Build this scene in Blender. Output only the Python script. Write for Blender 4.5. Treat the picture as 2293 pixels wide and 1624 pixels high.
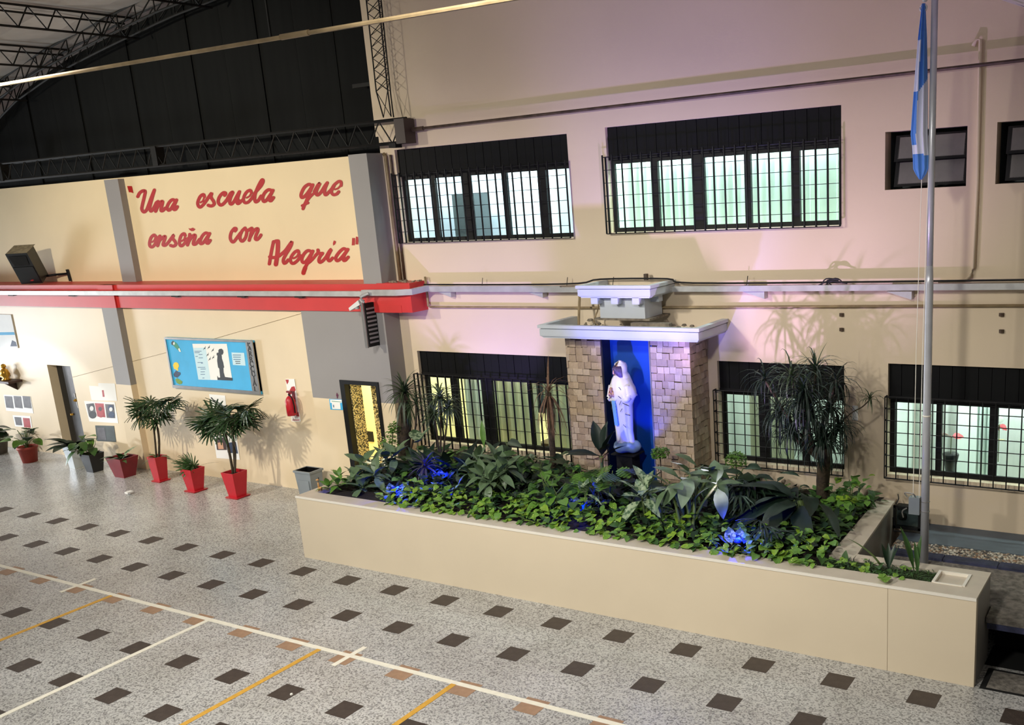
import bpy, math, random
from mathutils import Vector as V, Matrix as M
random.seed(11)
sc = bpy.context.scene
for o in list(bpy.data.objects):
    bpy.data.objects.remove(o)
col = sc.collection
rnd = random.uniform
PI = math.pi
# ------------------------------------------------------------------ camera
RX = V((0.8595022, 0.5075941, -0.0600346))
RY = V((-0.0790440, 0.2480389, 0.9655194))
RF = V((-0.5049832, 0.8251211, -0.2533122))
CAM = V((18.4381, -9.2262, 5.2274))
FPX, CX, CY = 2226.45, 1146.5 + 239.04, 812 + 183.82
cd = bpy.data.cameras.new('camera')
cam = bpy.data.objects.new('camera', cd)
col.objects.link(cam)
mw = M((RX, RY, -RF)).transposed().to_4x4()
mw.translation = CAM
cam.matrix_world = mw
cd.sensor_width = 36
cd.lens = FPX / 2293 * 36
cd.shift_x = -239.04 / 2293
cd.shift_y = 183.82 / 2293
cd.clip_end = 200
sc.camera = cam
# ------------------------------------------------------------------ view, world, lamps
sc.view_settings.view_transform = 'Standard'
sc.view_settings.look = 'None'
sc.view_settings.gamma = 1
sc.view_settings.use_curve_mapping = False
sc.view_settings.exposure = -0.5
wd = bpy.data.worlds.new('world')
sc.world = wd
wd.use_nodes = True
bg = wd.node_tree.nodes['Background']
bg.inputs[0].default_value = (1.0, 0.93, 0.86, 1)
bg.inputs[1].default_value = 0.16


def aim(o, target):
    d = V(target) - o.location
    o.rotation_euler = d.to_track_quat('-Z', 'Y').to_euler()


def area(name, loc, target, power, colr, sx, sy):
    l = bpy.data.lights.new(name, 'AREA')
    l.shape = 'RECTANGLE'
    l.size, l.size_y, l.energy, l.color = sx, sy, power, colr
    o = bpy.data.objects.new(name, l)
    o.location = loc
    col.objects.link(o)
    aim(o, target)
    return o


def spot(name, loc, target, power, colr, deg, blend=0.4, rad=0.05):
    l = bpy.data.lights.new(name, 'SPOT')
    l.energy, l.color, l.spot_size, l.spot_blend, l.shadow_soft_size = power, colr, math.radians(deg), blend, rad
    o = bpy.data.objects.new(name, l)
    o.location = loc
    col.objects.link(o)
    aim(o, target)
    return o


def point(name, loc, power, colr, rad=0.05):
    l = bpy.data.lights.new(name, 'POINT')
    l.energy, l.color, l.shadow_soft_size = power, colr, rad
    o = bpy.data.objects.new(name, l)
    o.location = loc
    col.objects.link(o)
    return o


WARM = (1.0, 0.92, 0.77)
NEUT = (1.0, 0.96, 0.88)
# hall floodlights hung from the roof, the last an added fill
spot('hall_flood_or_fill', (-6.5, -6.5, 7.2), (-4.5, 3.3, 3.8), 3600, WARM, 84, 0.8, 0.22)
spot('hall_flood_or_fill', (1.2, -6.5, 7.2), (1.4, 3.3, 4.0), 4300, WARM, 82, 0.8, 0.22)
spot('hall_flood_or_fill', (9.2, -5.2, 7.0), (9.6, 0.6, 0.0), 2000, NEUT, 106, 0.7, 0.22)
spot('hall_flood_or_fill', (15.0, -6.0, 7.0), (14.6, -0.4, 0.0), 1450, NEUT, 104, 0.7, 0.25)
spot('hall_flood_or_fill', (8.0, -11.0, 7.4), (8.5, -4.0, 0.0), 1850, NEUT, 120, 0.6, 0.25)  # added front light for the planter, no lamp known behind the camera
# daylight through the open gate at the left end
area('gate_daylight', (-12.5, -1.5, 1.9), (-3.0, 1.0, 0.0), 750, (0.88, 0.94, 1.0), 2.6, 2.2)
spot('gate_beam', (-13.0, -5.0, 2.9), (-4.3, 3.04, 0.95), 4200, (0.96, 0.97, 1.0), 17, 0.25, 0.15)
spot('gate_beam', (-13.0, -3.0, 2.4), (-1.0, 0.6, 0.0), 5200, (0.86, 0.92, 1.0), 30, 0.6, 0.3)
# coloured garden floodlights
spot('violet_flood', (8.75, 1.25, 1.5), (8.35, 3.33, 3.30), 430, (0.44, 0.31, 1.0), 62, 0.5)
spot('pink_flood', (13.55, 0.62, 1.16), (12.9, 3.33, 6.4), 850, (0.72, 0.47, 1.0), 92, 0.8)
spot('violet_flood', (11.75, 0.85, 1.35), (11.75, 2.45, 3.35), 950, (0.24, 0.22, 1.0), 58, 0.8)
spot('blue_niche_lamp', (11.66, 2.2, 1.45), (11.40, 3.0, 2.7), 70, (0.01, 0.05, 1.0), 80, 0.5)
BLU = (0.0, 0.012, 1.0)
point('blue_garden_lamp', (8.28, 1.02, 1.14), 26, BLU, 0.03)
point('blue_garden_lamp', (8.42, 1.82, 1.20), 16, BLU, 0.03)
point('blue_garden_lamp', (11.27, 1.45, 1.10), 16, BLU, 0.03)
point('blue_garden_lamp', (13.80, 0.93, 1.16), 26, BLU, 0.03)


def ray(px, py):
    return RX * ((px - CX) / FPX) - RY * ((py - CY) / FPX) + RF


def on_y(px, py, y):
    d = ray(px, py)
    return CAM + d * ((y - CAM.y) / d.y)


def on_z(px, py, z):
    d = ray(px, py)
    return CAM + d * ((z - CAM.z) / d.z)


def on_x(px, py, x):
    d = ray(px, py)
    return CAM + d * ((x - CAM.x) / d.x)


def project(p):
    q = V(p) - CAM
    w = q.dot(RF)
    return CX + FPX * q.dot(RX) / w, CY - FPX * q.dot(RY) / w


# ------------------------------------------------------------------ materials
def lin(c):
    return tuple(((x / 255) / 12.92 if x / 255 <= 0.04045 else ((x / 255 + 0.055) / 1.055) ** 2.4) for x in c) + (1,)


def pm(name, rgb, rough=0.6, metal=0.0, noise=None, bump=None, rgb2=None, spec=0.5, emit=None, space='Object', stretch=None, coat=0):
    m = bpy.data.materials.new(name)
    m.use_nodes = True
    nt = m.node_tree
    b = nt.nodes['Principled BSDF']
    b.inputs['Base Color'].default_value = lin(rgb)
    b.inputs['Roughness'].default_value = rough
    b.inputs['Metallic'].default_value = metal
    b.inputs['Specular IOR Level'].default_value = spec
    if coat:
        b.inputs['Coat Weight'].default_value = coat
        b.inputs['Coat Roughness'].default_value = 0.1
    src = None
    if noise or bump:
        tc = nt.nodes.new('ShaderNodeTexCoord')
        src = tc.outputs[space]
        if stretch:
            mp = nt.nodes.new('ShaderNodeMapping')
            mp.inputs['Scale'].default_value = stretch
            nt.links.new(src, mp.inputs[0])
            src = mp.outputs[0]
    if noise:
        n = nt.nodes.new('ShaderNodeTexNoise')
        n.inputs['Scale'].default_value = noise[0]
        n.inputs['Detail'].default_value = 5
        nt.links.new(src, n.inputs['Vector'])
        r = nt.nodes.new('ShaderNodeValToRGB')
        lo, hi = (noise[2], noise[3]) if len(noise) > 2 else (0.35, 0.65)
        r.color_ramp.elements[0].position = lo
        r.color_ramp.elements[1].position = hi
        a = lin(rgb)
        if rgb2:
            c2 = lin(rgb2)
        else:
            c2 = tuple(x * (1 - noise[1]) for x in a[:3]) + (1,)
        r.color_ramp.elements[0].color = c2
        r.color_ramp.elements[1].color = a
        nt.links.new(n.outputs['Fac'], r.inputs[0])
        nt.links.new(r.outputs[0], b.inputs['Base Color'])
    if bump:
        n2 = nt.nodes.new('ShaderNodeTexNoise')
        n2.inputs['Scale'].default_value = bump[0]
        n2.inputs['Detail'].default_value = 4
        nt.links.new(src, n2.inputs['Vector'])
        bp = nt.nodes.new('ShaderNodeBump')
        bp.inputs['Strength'].default_value = bump[1]
        bp.inputs['Distance'].default_value = 0.02
        nt.links.new(n2.outputs['Fac'], bp.inputs['Height'])
        nt.links.new(bp.outputs[0], b.inputs['Normal'])
    if emit:
        b.inputs['Emission Color'].default_value = lin(emit[0])
        b.inputs['Emission Strength'].default_value = emit[1]
    return m


def glass(name, tint, refl=0.08):
    m = bpy.data.materials.new(name)
    m.use_nodes = True
    nt = m.node_tree
    nt.nodes.remove(nt.nodes['Principled BSDF'])
    out = nt.nodes['Material Output']
    t = nt.nodes.new('ShaderNodeBsdfTransparent')
    t.inputs[0].default_value = lin(tint)
    g = nt.nodes.new('ShaderNodeBsdfGlossy')
    g.inputs['Roughness'].default_value = 0.08
    mx = nt.nodes.new('ShaderNodeMixShader')
    mx.inputs[0].default_value = refl
    nt.links.new(t.outputs[0], mx.inputs[1])
    nt.links.new(g.outputs[0], mx.inputs[2])
    nt.links.new(mx.outputs[0], out.inputs[0])
    return m


def terrazzo():
    m = bpy.data.materials.new('terrazzo')
    m.use_nodes = True
    nt = m.node_tree
    b = nt.nodes['Principled BSDF']
    tc = nt.nodes.new('ShaderNodeTexCoord')
    vo = nt.nodes.new('ShaderNodeTexVoronoi')
    vo.inputs['Scale'].default_value = 62
    nt.links.new(tc.outputs['Object'], vo.inputs['Vector'])
    r = nt.nodes.new('ShaderNodeValToRGB')
    e = r.color_ramp.elements
    e[0].position, e[0].color = 0.0, lin((124, 124, 123))
    e[1].position, e[1].color = 0.62, lin((202, 202, 199))
    k = e.new(0.22); k.color = lin((154, 154, 152))
    k = e.new(0.4); k.color = lin((178, 178, 176))
    sp = nt.nodes.new('ShaderNodeSeparateColor')
    nt.links.new(vo.outputs['Color'], sp.inputs[0])
    nt.links.new(sp.outputs[0], r.inputs[0])
    n = nt.nodes.new('ShaderNodeTexNoise')
    n.inputs['Scale'].default_value = 1.3
    n.inputs['Detail'].default_value = 6
    nt.links.new(tc.outputs['Object'], n.inputs['Vector'])
    r2 = nt.nodes.new('ShaderNodeValToRGB')
    r2.color_ramp.elements[0].position = 0.3
    r2.color_ramp.elements[0].color = (0.80, 0.79, 0.77, 1)
    r2.color_ramp.elements[1].position = 0.7
    r2.color_ramp.elements[1].color = (1, 1, 1, 1)
    nt.links.new(n.outputs['Fac'], r2.inputs[0])
    mx = nt.nodes.new('ShaderNodeMix')
    mx.data_type = 'RGBA'
    mx.blend_type = 'MULTIPLY'
    mx.inputs[0].default_value = 1
    nt.links.new(r.outputs[0], mx.inputs[6])
    nt.links.new(r2.outputs[0], mx.inputs[7])
    nt.links.new(mx.outputs[2], b.inputs['Base Color'])
    b.inputs['Roughness'].default_value = 0.25
    b.inputs['Specular IOR Level'].default_value = 0.5
    bp = nt.nodes.new('ShaderNodeBump')
    bp.inputs['Strength'].default_value = 0.12
    bp.inputs['Distance'].default_value = 0.01
    nt.links.new(sp.outputs[0], bp.inputs['Height'])
    nt.links.new(bp.outputs[0], b.inputs['Normal'])
    return m


def variegated(name, green, pale, scale, lo=0.47, hi=0.56, rough=0.45):
    return pm(name, green, rough, noise=(scale, 0, lo, hi), rgb2=pale)


MT = {}
MT['floor'] = terrazzo()
MT['cream'] = pm('cream_paint', (236, 215, 174), 0.62, noise=(0.8, 0.05), bump=(40, 0.05))
MT['cream_low'] = pm('cream_gloss_paint', (232, 213, 180), 0.42, noise=(0.9, 0.06), bump=(30, 0.04))
MT['rose'] = pm('cream_wall_paint', (222, 203, 174), 0.66, noise=(0.5, 0.06), bump=(35, 0.06))
MT['gray'] = pm('gray_paint', (146, 142, 140), 0.5, noise=(0.9, 0.06), bump=(30, 0.05))
MT['red'] = pm('red_paint', (204, 52, 50), 0.45, noise=(2, 0.08))
MT['redpot'] = pm('red_pot_plastic', (196, 30, 44), 0.38, noise=(5, 0.08))
MT['darkred'] = pm('dark_red_pot', (134, 28, 40), 0.4, noise=(5, 0.15))
MT['terra'] = pm('terracotta', (170, 66, 52), 0.6, noise=(6, 0.15))
MT['letter'] = pm('red_letter_paint', (184, 32, 30), 0.5, noise=(3, 0.15))
MT['black'] = pm('black_sheet', (20, 21, 20), 0.7, noise=(1.5, 0.35), stretch=(4, 4, 0.3), spec=0.08)
MT['steel'] = pm('dark_steel', (30, 29, 27), 0.6, 0.0, noise=(9, 0.3), spec=0.2)
MT['blackmetal'] = pm('black_metal', (16, 16, 17), 0.5, 0.0, spec=0.25)
MT['shutter'] = pm('black_shutter', (16, 17, 18), 0.6, noise=(3, 0.3), spec=0.15)
MT['rust'] = pm('rusty_pipe', (98, 80, 66), 0.55, 0.3, noise=(8, 0.5))
MT['palepipe'] = pm('pale_pipe', (168, 146, 110), 0.45, 0.2, noise=(6, 0.35))
MT['cable'] = pm('black_cable', (30, 28, 28), 0.6)
MT['white'] = pm('white_paint', (228, 228, 224), 0.5, noise=(3, 0.05))
MT['tray'] = pm('galvanised_tray', (196, 196, 194), 0.4, 0.35, noise=(5, 0.2))
MT['alu'] = pm('aluminium', (176, 174, 172), 0.32, 0.75, noise=(6, 0.15))
MT['pole'] = pm('pole_paint', (200, 202, 208), 0.3, 0.3, noise=(5, 0.1))
MT['foil'] = pm('roof_foil', (206, 204, 200), 0.5, 0.25, noise=(1.5, 0.2), bump=(3, 0.3))
MT['cornice'] = pm('pale_grey_moulding', (196, 202, 206), 0.5, noise=(3, 0.05))
MT['stone'] = [pm('travertine_' + str(i), c, 0.7, noise=(14, 0.22), bump=(35, 0.35)) for i, c in enumerate([(196, 172, 142), (182, 158, 130), (206, 184, 156), (170, 148, 122), (190, 170, 146)])]
MT['mortar'] = pm('dark_mortar', (84, 74, 62), 0.9)
MT['blue'] = pm('blue_panel', (14, 72, 160), 0.4)
MT['darkblue'] = pm('dark_navy', (14, 18, 40), 0.5)
MT['statue'] = pm('statue_white', (236, 230, 226), 0.35, noise=(6, 0.05))
MT['statueblue'] = pm('statue_pale_blue', (120, 176, 222), 0.35)
MT['statuebase'] = pm('statue_cloud_base', (140, 172, 204), 0.4, noise=(8, 0.2))
MT['skin'] = pm('statue_skin', (214, 164, 130), 0.45)
MT['hair'] = pm('statue_hair', (92, 74, 104), 0.5, noise=(30, 0.4))
MT['ink'] = pm('black_ink', (22, 22, 24), 0.5)
MT['soil'] = pm('dark_soil', (40, 32, 24), 0.95, noise=(9, 0.5), bump=(12, 0.8))
MT['moss'] = pm('moss', (48, 66, 24), 0.95, noise=(16, 0.6), bump=(20, 0.9))
MT['trimwhite'] = pm('white_edge_trim', (246, 240, 226), 0.35)
MT['ledge'] = pm('ledge_stone', (214, 202, 182), 0.4, noise=(5, 0.08))
MT['panel'] = pm('planter_cream', (232, 216, 188), 0.38, noise=(0.7, 0.06))
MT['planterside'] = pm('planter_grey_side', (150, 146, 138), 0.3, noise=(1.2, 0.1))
MT['concrete'] = pm('rough_concrete', (140, 134, 124), 0.9, noise=(14, 0.55), bump=(22, 0.9))
MT['bluegrey'] = pm('bluegrey_floor_paint', (84, 94, 104), 0.55, noise=(4, 0.15))
MT['slate'] = pm('blue_slate_curb', (58, 62, 92), 0.7, noise=(9, 0.5), bump=(18, 0.6))
MT['pebble'] = [pm('pebble_' + str(i), c, 0.6, noise=(20, 0.2)) for i, c in enumerate([(190, 176, 156), (120, 110, 98), (214, 206, 190), (150, 118, 90), (78, 74, 70)])]
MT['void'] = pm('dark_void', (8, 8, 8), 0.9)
MT['tiledark'] = pm('dark_brown_tile', (72, 62, 56), 0.5, noise=(12, 0.3), bump=(60, 0.2))
MT['tilebrown'] = pm('tan_tile', (172, 138, 110), 0.5, noise=(12, 0.2), bump=(60, 0.2))
MT['linewhite'] = pm('white_court_paint', (246, 242, 224), 0.45, noise=(14, 0.08))
MT['lineyellow'] = pm('yellow_court_paint', (222, 170, 66), 0.5, noise=(14, 0.15))
MT['boardblue'] = pm('sky_blue_paper', (64, 182, 238), 0.6, noise=(3, 0.1))
MT['paper'] = pm('white_paper', (246, 246, 242), 0.7)
MT['papertint'] = pm('pale_blue_paper', (206, 234, 244), 0.7)
MT['yellow'] = pm('yellow_paper', (250, 212, 42), 0.6)
MT['navy'] = pm('navy_paper', (60, 78, 112), 0.6, noise=(30, 0.5))
MT['greenpaper'] = pm('green_paper', (126, 170, 52), 0.6, noise=(30, 0.4))
MT['teal'] = pm('teal_paper', (70, 150, 120), 0.6)
MT['inkblue'] = pm('ink_blue', (70, 110, 150), 0.6)
MT['photo'] = pm('photo_grey', (92, 88, 92), 0.5, noise=(7, 0.5))
MT['photored'] = pm('photo_red', (186, 62, 66), 0.5, noise=(8, 0.3))
MT['photogreen'] = pm('photo_dark_green', (44, 58, 50), 0.5, noise=(6, 0.6))
MT['gold'] = pm('gold_paint', (214, 164, 60), 0.3, 0.6, noise=(9, 0.2))
MT['brown'] = pm('dark_wood', (62, 36, 30), 0.5)
MT['binplastic'] = pm('grey_bin_plastic', (134, 142, 148), 0.4, noise=(5, 0.1))
MT['bag'] = pm('black_bag', (16, 16, 17), 0.3, bump=(14, 0.8))
MT['whitepot'] = pm('white_pot', (214, 222, 226), 0.3)
MT['blackpot'] = pm('black_pot', (32, 34, 37), 0.4)
MT['greypot'] = pm('grey_pot', (120, 112, 104), 0.7, noise=(8, 0.2))
MT['bark'] = pm('bark', (74, 62, 46), 0.9, noise=(18, 0.5), bump=(30, 0.6))
MT['caneg'] = pm('green_cane', (92, 112, 56), 0.6, noise=(14, 0.3))
MT['dry'] = pm('dry_frond', (128, 98, 76), 0.85, noise=(18, 0.4))
MT['flagblue'] = pm('flag_blue', (92, 150, 232), 0.7, noise=(5, 0.08))
MT['flagwhite'] = pm('flag_white', (224, 228, 246), 0.7)
MT['speaker'] = pm('speaker_grille', (24, 24, 25), 0.55, noise=(60, 0.4))
MT['dust'] = pm('dusty_top', (160, 148, 122), 0.9, noise=(14, 0.4))
MT['debris'] = pm('rubble', (150, 138, 118), 0.9, noise=(14, 0.5), bump=(20, 0.8))
MT['mosaic'] = pm('black_gold_mosaic', (240, 222, 160), 0.4, noise=(44, 0, 0.47, 0.52), rgb2=(40, 34, 26))
MT['bathwall'] = pm('bath_wall', (244, 236, 190), 0.6)
MT['roomwhite'] = pm('room_white', (222, 228, 234), 0.7)
MT['roommint'] = pm('room_mint', (226, 240, 234), 0.7)
MT['roomyellow'] = pm('room_yellow', (236, 226, 188), 0.7)
MT['roomgrey'] = pm('room_grey', (222, 226, 220), 0.7)
MT['curtain'] = pm('pale_curtain', (206, 204, 176), 0.8)
MT['blind'] = pm('pale_blind', (232, 242, 238), 0.8)
MT['locker'] = pm('grey_locker', (74, 82, 84), 0.5)
MT['glass'] = glass('window_glass', (226, 238, 236), 0.05)
MT['glassdark'] = pm('grey_reflection_glass', (128, 126, 120), 0.25, noise=(3, 0.25))  # opaque grey colour stands in for reflections in the sash panes
MT['petalwhite'] = pm('white_petal', (244, 242, 232), 0.5)
MT['petalred'] = pm('red_petal', (196, 20, 44), 0.4)
MT['petalyellow'] = pm('cream_petal', (232, 220, 150), 0.5)
# foliage
MT['g_dark'] = pm('leaf_dark', (34, 58, 36), 0.42, noise=(5, 0.3))
MT['g_deep'] = pm('leaf_deep', (26, 44, 32), 0.45, noise=(5, 0.3))
MT['g_mid'] = pm('leaf_mid', (62, 98, 46), 0.42, noise=(5, 0.25))
MT['g_grey'] = pm('leaf_greygreen', (100, 124, 88), 0.42, noise=(4, 0.22))
MT['g_lime'] = pm('leaf_lime', (136, 172, 52), 0.42, noise=(4, 0.25))
MT['g_light'] = pm('leaf_light', (98, 142, 56), 0.42, noise=(4, 0.22))
MT['g_var'] = variegated('leaf_silver', (62, 92, 60), (150, 168, 132), 7)
MT['g_pothos'] = variegated('leaf_pothos', (104, 146, 46), (206, 214, 122), 5, 0.36, 0.42)
MT['g_purple'] = pm('leaf_purple', (88, 84, 96), 0.45, noise=(6, 0.3))
MT['g_palm'] = pm('leaf_palm', (44, 72, 36), 0.4, noise=(5, 0.35))
MT['g_drac'] = pm('leaf_dracaena', (62, 80, 50), 0.45, noise=(7, 0.4))
MT['led'] = pm('blue_led', (20, 60, 255), 0.4, emit=((4, 40, 255), 0.9))


# ------------------------------------------------------------------ mesh builder
def wl(o):
    p = V((0, 0, 0))
    while o is not None:
        p += o.location
        o = o.parent
    return p


def tag(o, label=None, cat=None, group=None, kind=None):
    if label: o['label'] = label
    if cat: o['category'] = cat
    if group: o['group'] = group
    if kind: o['kind'] = kind
    return o


def thing(name, label, cat, loc, group=None):
    o = bpy.data.objects.new(name, None)
    o.empty_display_size = 0.1
    o.location = loc
    col.objects.link(o)
    return tag(o, label, cat, group)


class MB:
    def __init__(s):
        s.v, s.f, s.m = [], [], []

    def face(s, pts, mi=0):
        n = len(s.v)
        s.v += [V(p) for p in pts]
        s.f.append(tuple(range(n, n + len(pts))))
        s.m.append(mi)
        return s

    def box(s, a, b, mi=0, mt=None):
        x0, y0, z0 = a
        x1, y1, z1 = b
        return s.hexa([(x0, y0, z0), (x1, y0, z0), (x1, y1, z0), (x0, y1, z0), (x0, y0, z1), (x1, y0, z1), (x1, y1, z1), (x0, y1, z1)], mi, mt)

    def hexa(s, p, mi=0, mt=None):
        n = len(s.v)
        s.v += [(mt @ V(q)) if mt else V(q) for q in p]
        for q in ((0, 3, 2, 1), (4, 5, 6, 7), (0, 1, 5, 4), (1, 2, 6, 5), (2, 3, 7, 6), (3, 0, 4, 7)):
            s.f.append(tuple(n + i for i in q))
            s.m.append(mi)
        return s

    def grid(s, rows, mi=0):
        b = len(s.v)
        n = len(rows[0])
        for r in rows: s.v += [V(p) for p in r]
        for i in range(len(rows) - 1):
            for j in range(n - 1):
                s.f.append((b + i * n + j, b + i * n + j + 1, b + (i + 1) * n + j + 1, b + (i + 1) * n + j))
                s.m.append(mi)
        return s

    def tube(s, pts, r, n=6, mi=0, caps=True, sy=1.0):
        pts = [V(p) for p in pts]
        k = len(pts)
        rs = r if isinstance(r, (list, tuple)) else [r] * k
        b = len(s.v)
        up = V((0, 0, 1))
        for i, p in enumerate(pts):
            d = (pts[min(i + 1, k - 1)] - pts[max(i - 1, 0)])
            if d.length < 1e-9: d = V((0, 0, 1))
            d.normalize()
            u = up.cross(d)
            if u.length < 0.05: u = V((1, 0, 0)).cross(d)
            u.normalize()
            w = d.cross(u)
            for j in range(n):
                a = 2 * PI * (j + 0.5) / n
                s.v.append(p + (u * math.cos(a) + w * math.sin(a) * sy) * rs[i])
        for i in range(k - 1):
            for j in range(n):
                j2 = (j + 1) % n
                s.f.append((b + i * n + j, b + i * n + j2, b + (i + 1) * n + j2, b + (i + 1) * n + j))
                s.m.append(mi)
        if caps:
            s.f.append(tuple(b + j for j in reversed(range(n)))); s.m.append(mi)
            s.f.append(tuple(b + (k - 1) * n + j for j in range(n))); s.m.append(mi)
        return s

    def rings(s, rings, mi=0, cap0=True, cap1=True):
        b = len(s.v)
        n = len(rings[0])
        for r in rings: s.v += [V(p) for p in r]
        for i in range(len(rings) - 1):
            for j in range(n):
                j2 = (j + 1) % n
                s.f.append((b + i * n + j, b + i * n + j2, b + (i + 1) * n + j2, b + (i + 1) * n + j))
                s.m.append(mi)
        if cap0: s.f.append(tuple(b + j for j in reversed(range(n)))); s.m.append(mi)
        if cap1: s.f.append(tuple(b + (len(rings) - 1) * n + j for j in range(n))); s.m.append(mi)
        return s

    def lathe(s, prof, c, n=20, mi=0, sx=1, sy=1, cap0=True, cap1=True, ph=0):
        c = V(c)
        return s.rings([[c + V((r * sx * math.cos(2 * PI * j / n + ph), r * sy * math.sin(2 * PI * j / n + ph), z)) for j in range(n)] for r, z in prof], mi, cap0, cap1)

    def prism(s, poly, off, mi=0):
        off = V(off)
        a = [V(p) for p in poly]
        b = len(s.v)
        n = len(a)
        s.v += a + [p + off for p in a]
        s.f.append(tuple(range(b, b + n))); s.m.append(mi)
        s.f.append(tuple(reversed(range(b + n, b + 2 * n)))); s.m.append(mi)
        for i in range(n):
            j = (i + 1) % n
            s.f.append((b + j, b + i, b + n + i, b + n + j)); s.m.append(mi)
        return s

    def add(s, mesh, mt, mi=0):
        b = len(s.v)
        s.v += [mt @ v for v in mesh[0]]
        for f in mesh[1]:
            s.f.append(tuple(b + i for i in f)); s.m.append(mi)
        return s

    def mesh(s, name, mats, smooth=False, off=None):
        me = bpy.data.meshes.new(name)
        off = off or V((0, 0, 0))
        me.from_pydata([tuple(p - off) for p in s.v], [], s.f)
        for m in (mats if isinstance(mats, (list, tuple)) else [mats]):
            me.materials.append(m)
        if isinstance(mats, (list, tuple)) and len(mats) > 1:
            me.polygons.foreach_set('material_index', s.m)
        if smooth:
            me.polygons.foreach_set('use_smooth', [True] * len(me.polygons))
        me.update()
        return me

    def build(s, name, mats, parent=None, smooth=False, label=None, cat=None, group=None, kind=None, base=True):
        xs = [p.x for p in s.v]; ys = [p.y for p in s.v]; zs = [p.z for p in s.v]
        c = V(((min(xs) + max(xs)) / 2, (min(ys) + max(ys)) / 2, min(zs) if base else (min(zs) + max(zs)) / 2))
        o = bpy.data.objects.new(name, s.mesh(name, mats, smooth, c))
        o.location = c - (wl(parent) if parent else V((0, 0, 0)))
        o.parent = parent
        col.objects.link(o)
        return tag(o, label, cat, group, kind)


def inst(me, name, parent, mt):
    o = bpy.data.objects.new(name, me)
    o.parent = parent
    o.matrix_basis = M.Translation(-wl(parent)) @ mt
    col.objects.link(o)
    return o


def struct(name, mb, mats, smooth=False):
    return mb.build(name, mats, None, smooth, kind='structure')


def catmull(p, k=5):
    p = [V(q) for q in p]
    if len(p) < 3: return p
    out = []
    for i in range(len(p) - 1):
        a = p[max(i - 1, 0)]; b = p[i]; c = p[i + 1]; d = p[min(i + 2, len(p) - 1)]
        for t in range(k):
            t /= k
            out.append(0.5 * ((2 * b) + (c - a) * t + (2 * a - 5 * b + 4 * c - d) * t * t + (3 * b - a - 3 * c + d) * t ** 3))
    out.append(p[-1])
    return out


def wall_boxes(mb, x0, x1, z0, z1, y0, y1, holes, mi=0):
    xs = sorted({x0, x1} | {h[0] for h in holes} | {h[1] for h in holes})
    zs = sorted({z0, z1} | {h[2] for h in holes} | {h[3] for h in holes})
    xs = [x for x in xs if x0 <= x <= x1]
    zs = [z for z in zs if z0 <= z <= z1]
    for i in range(len(xs) - 1):
        for j in range(len(zs) - 1):
            cx, cz = (xs[i] + xs[i + 1]) / 2, (zs[j] + zs[j + 1]) / 2
            if any(h[0] < cx < h[1] and h[2] < cz < h[3] for h in holes): continue
            mb.box((xs[i], y0, zs[j]), (xs[i + 1], y1, zs[j + 1]), mi)
    return mb
# ------------------------------------------------------------------ planes
YL, YP, YG, YU, YR, YB = 3.04, 2.905, 2.97, 3.64, 3.33, 2.94     # left wall, pilaster, grey block, upper wall, right wall, beam
ZT = 0.985                                                        # planter top
BAR = MB().tube([(0, 0, 0), (0, 0, 1)], 1, 6).mesh('bar', MT['blackmetal'])


def bar(name, parent, p, q, r):
    p, q = V(p), V(q)
    d = q - p
    mt = M.Translation(p) @ d.to_track_quat('Z', 'Y').to_matrix().to_4x4() @ M.Diagonal((r, r, d.length, 1))
    return inst(BAR, name, parent, mt)


# ------------------------------------------------------------------ floor with inlaid tiles and court lines
fl = struct('floor', MB().box((-26, -16, -0.1), (26, 3.6, 0)), MT['floor'])
tile = MB().box((-0.145, -0.145, 0), (0.145, 0.145, 0.0025))
tm = {k: tile.mesh('tile', MT[k]) for k in ('tiledark', 'tilebrown')}
for j in range(0, 9):
    for k in range(-4, 24):
        x, y = 0.9 * k + 0.01, -0.9 * j + 0.02
        px, py = project((x, y, 0))
        if not (-60 < px < 2350 and 0 < py < 1670): continue
        if y > -0.2 and x > 18.8: continue
        inst(tm['tilebrown' if j == 2 else 'tiledark'], 'floor_tile', fl, M.Translation((x, y, 0)) @ M.Rotation(rnd(-0.012, 0.012), 4, 'Z'))


def strip(name, x0, y0, x1, y1, mat, z=0.0035):
    MB().box((x0, y0, 0), (x1, y1, z)).build(name, MT[mat], fl)


strip('court_line', -9, -1.755, 19, -1.685, 'linewhite')
strip('court_line', 4.355, -1.98, 4.42, -1.44, 'linewhite', 0.0045)
strip('court_line', 9.89, -1.99, 9.96, -1.47, 'linewhite', 0.0045)
strip('court_line', 7.325, -7, 7.395, -1.755, 'linewhite', 0.0045)
for x in (5.26, 9.44, 11.54):
    strip('court_line', x - 0.035, -7, x + 0.035, -1.75, 'lineyellow', 0.004)

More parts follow.
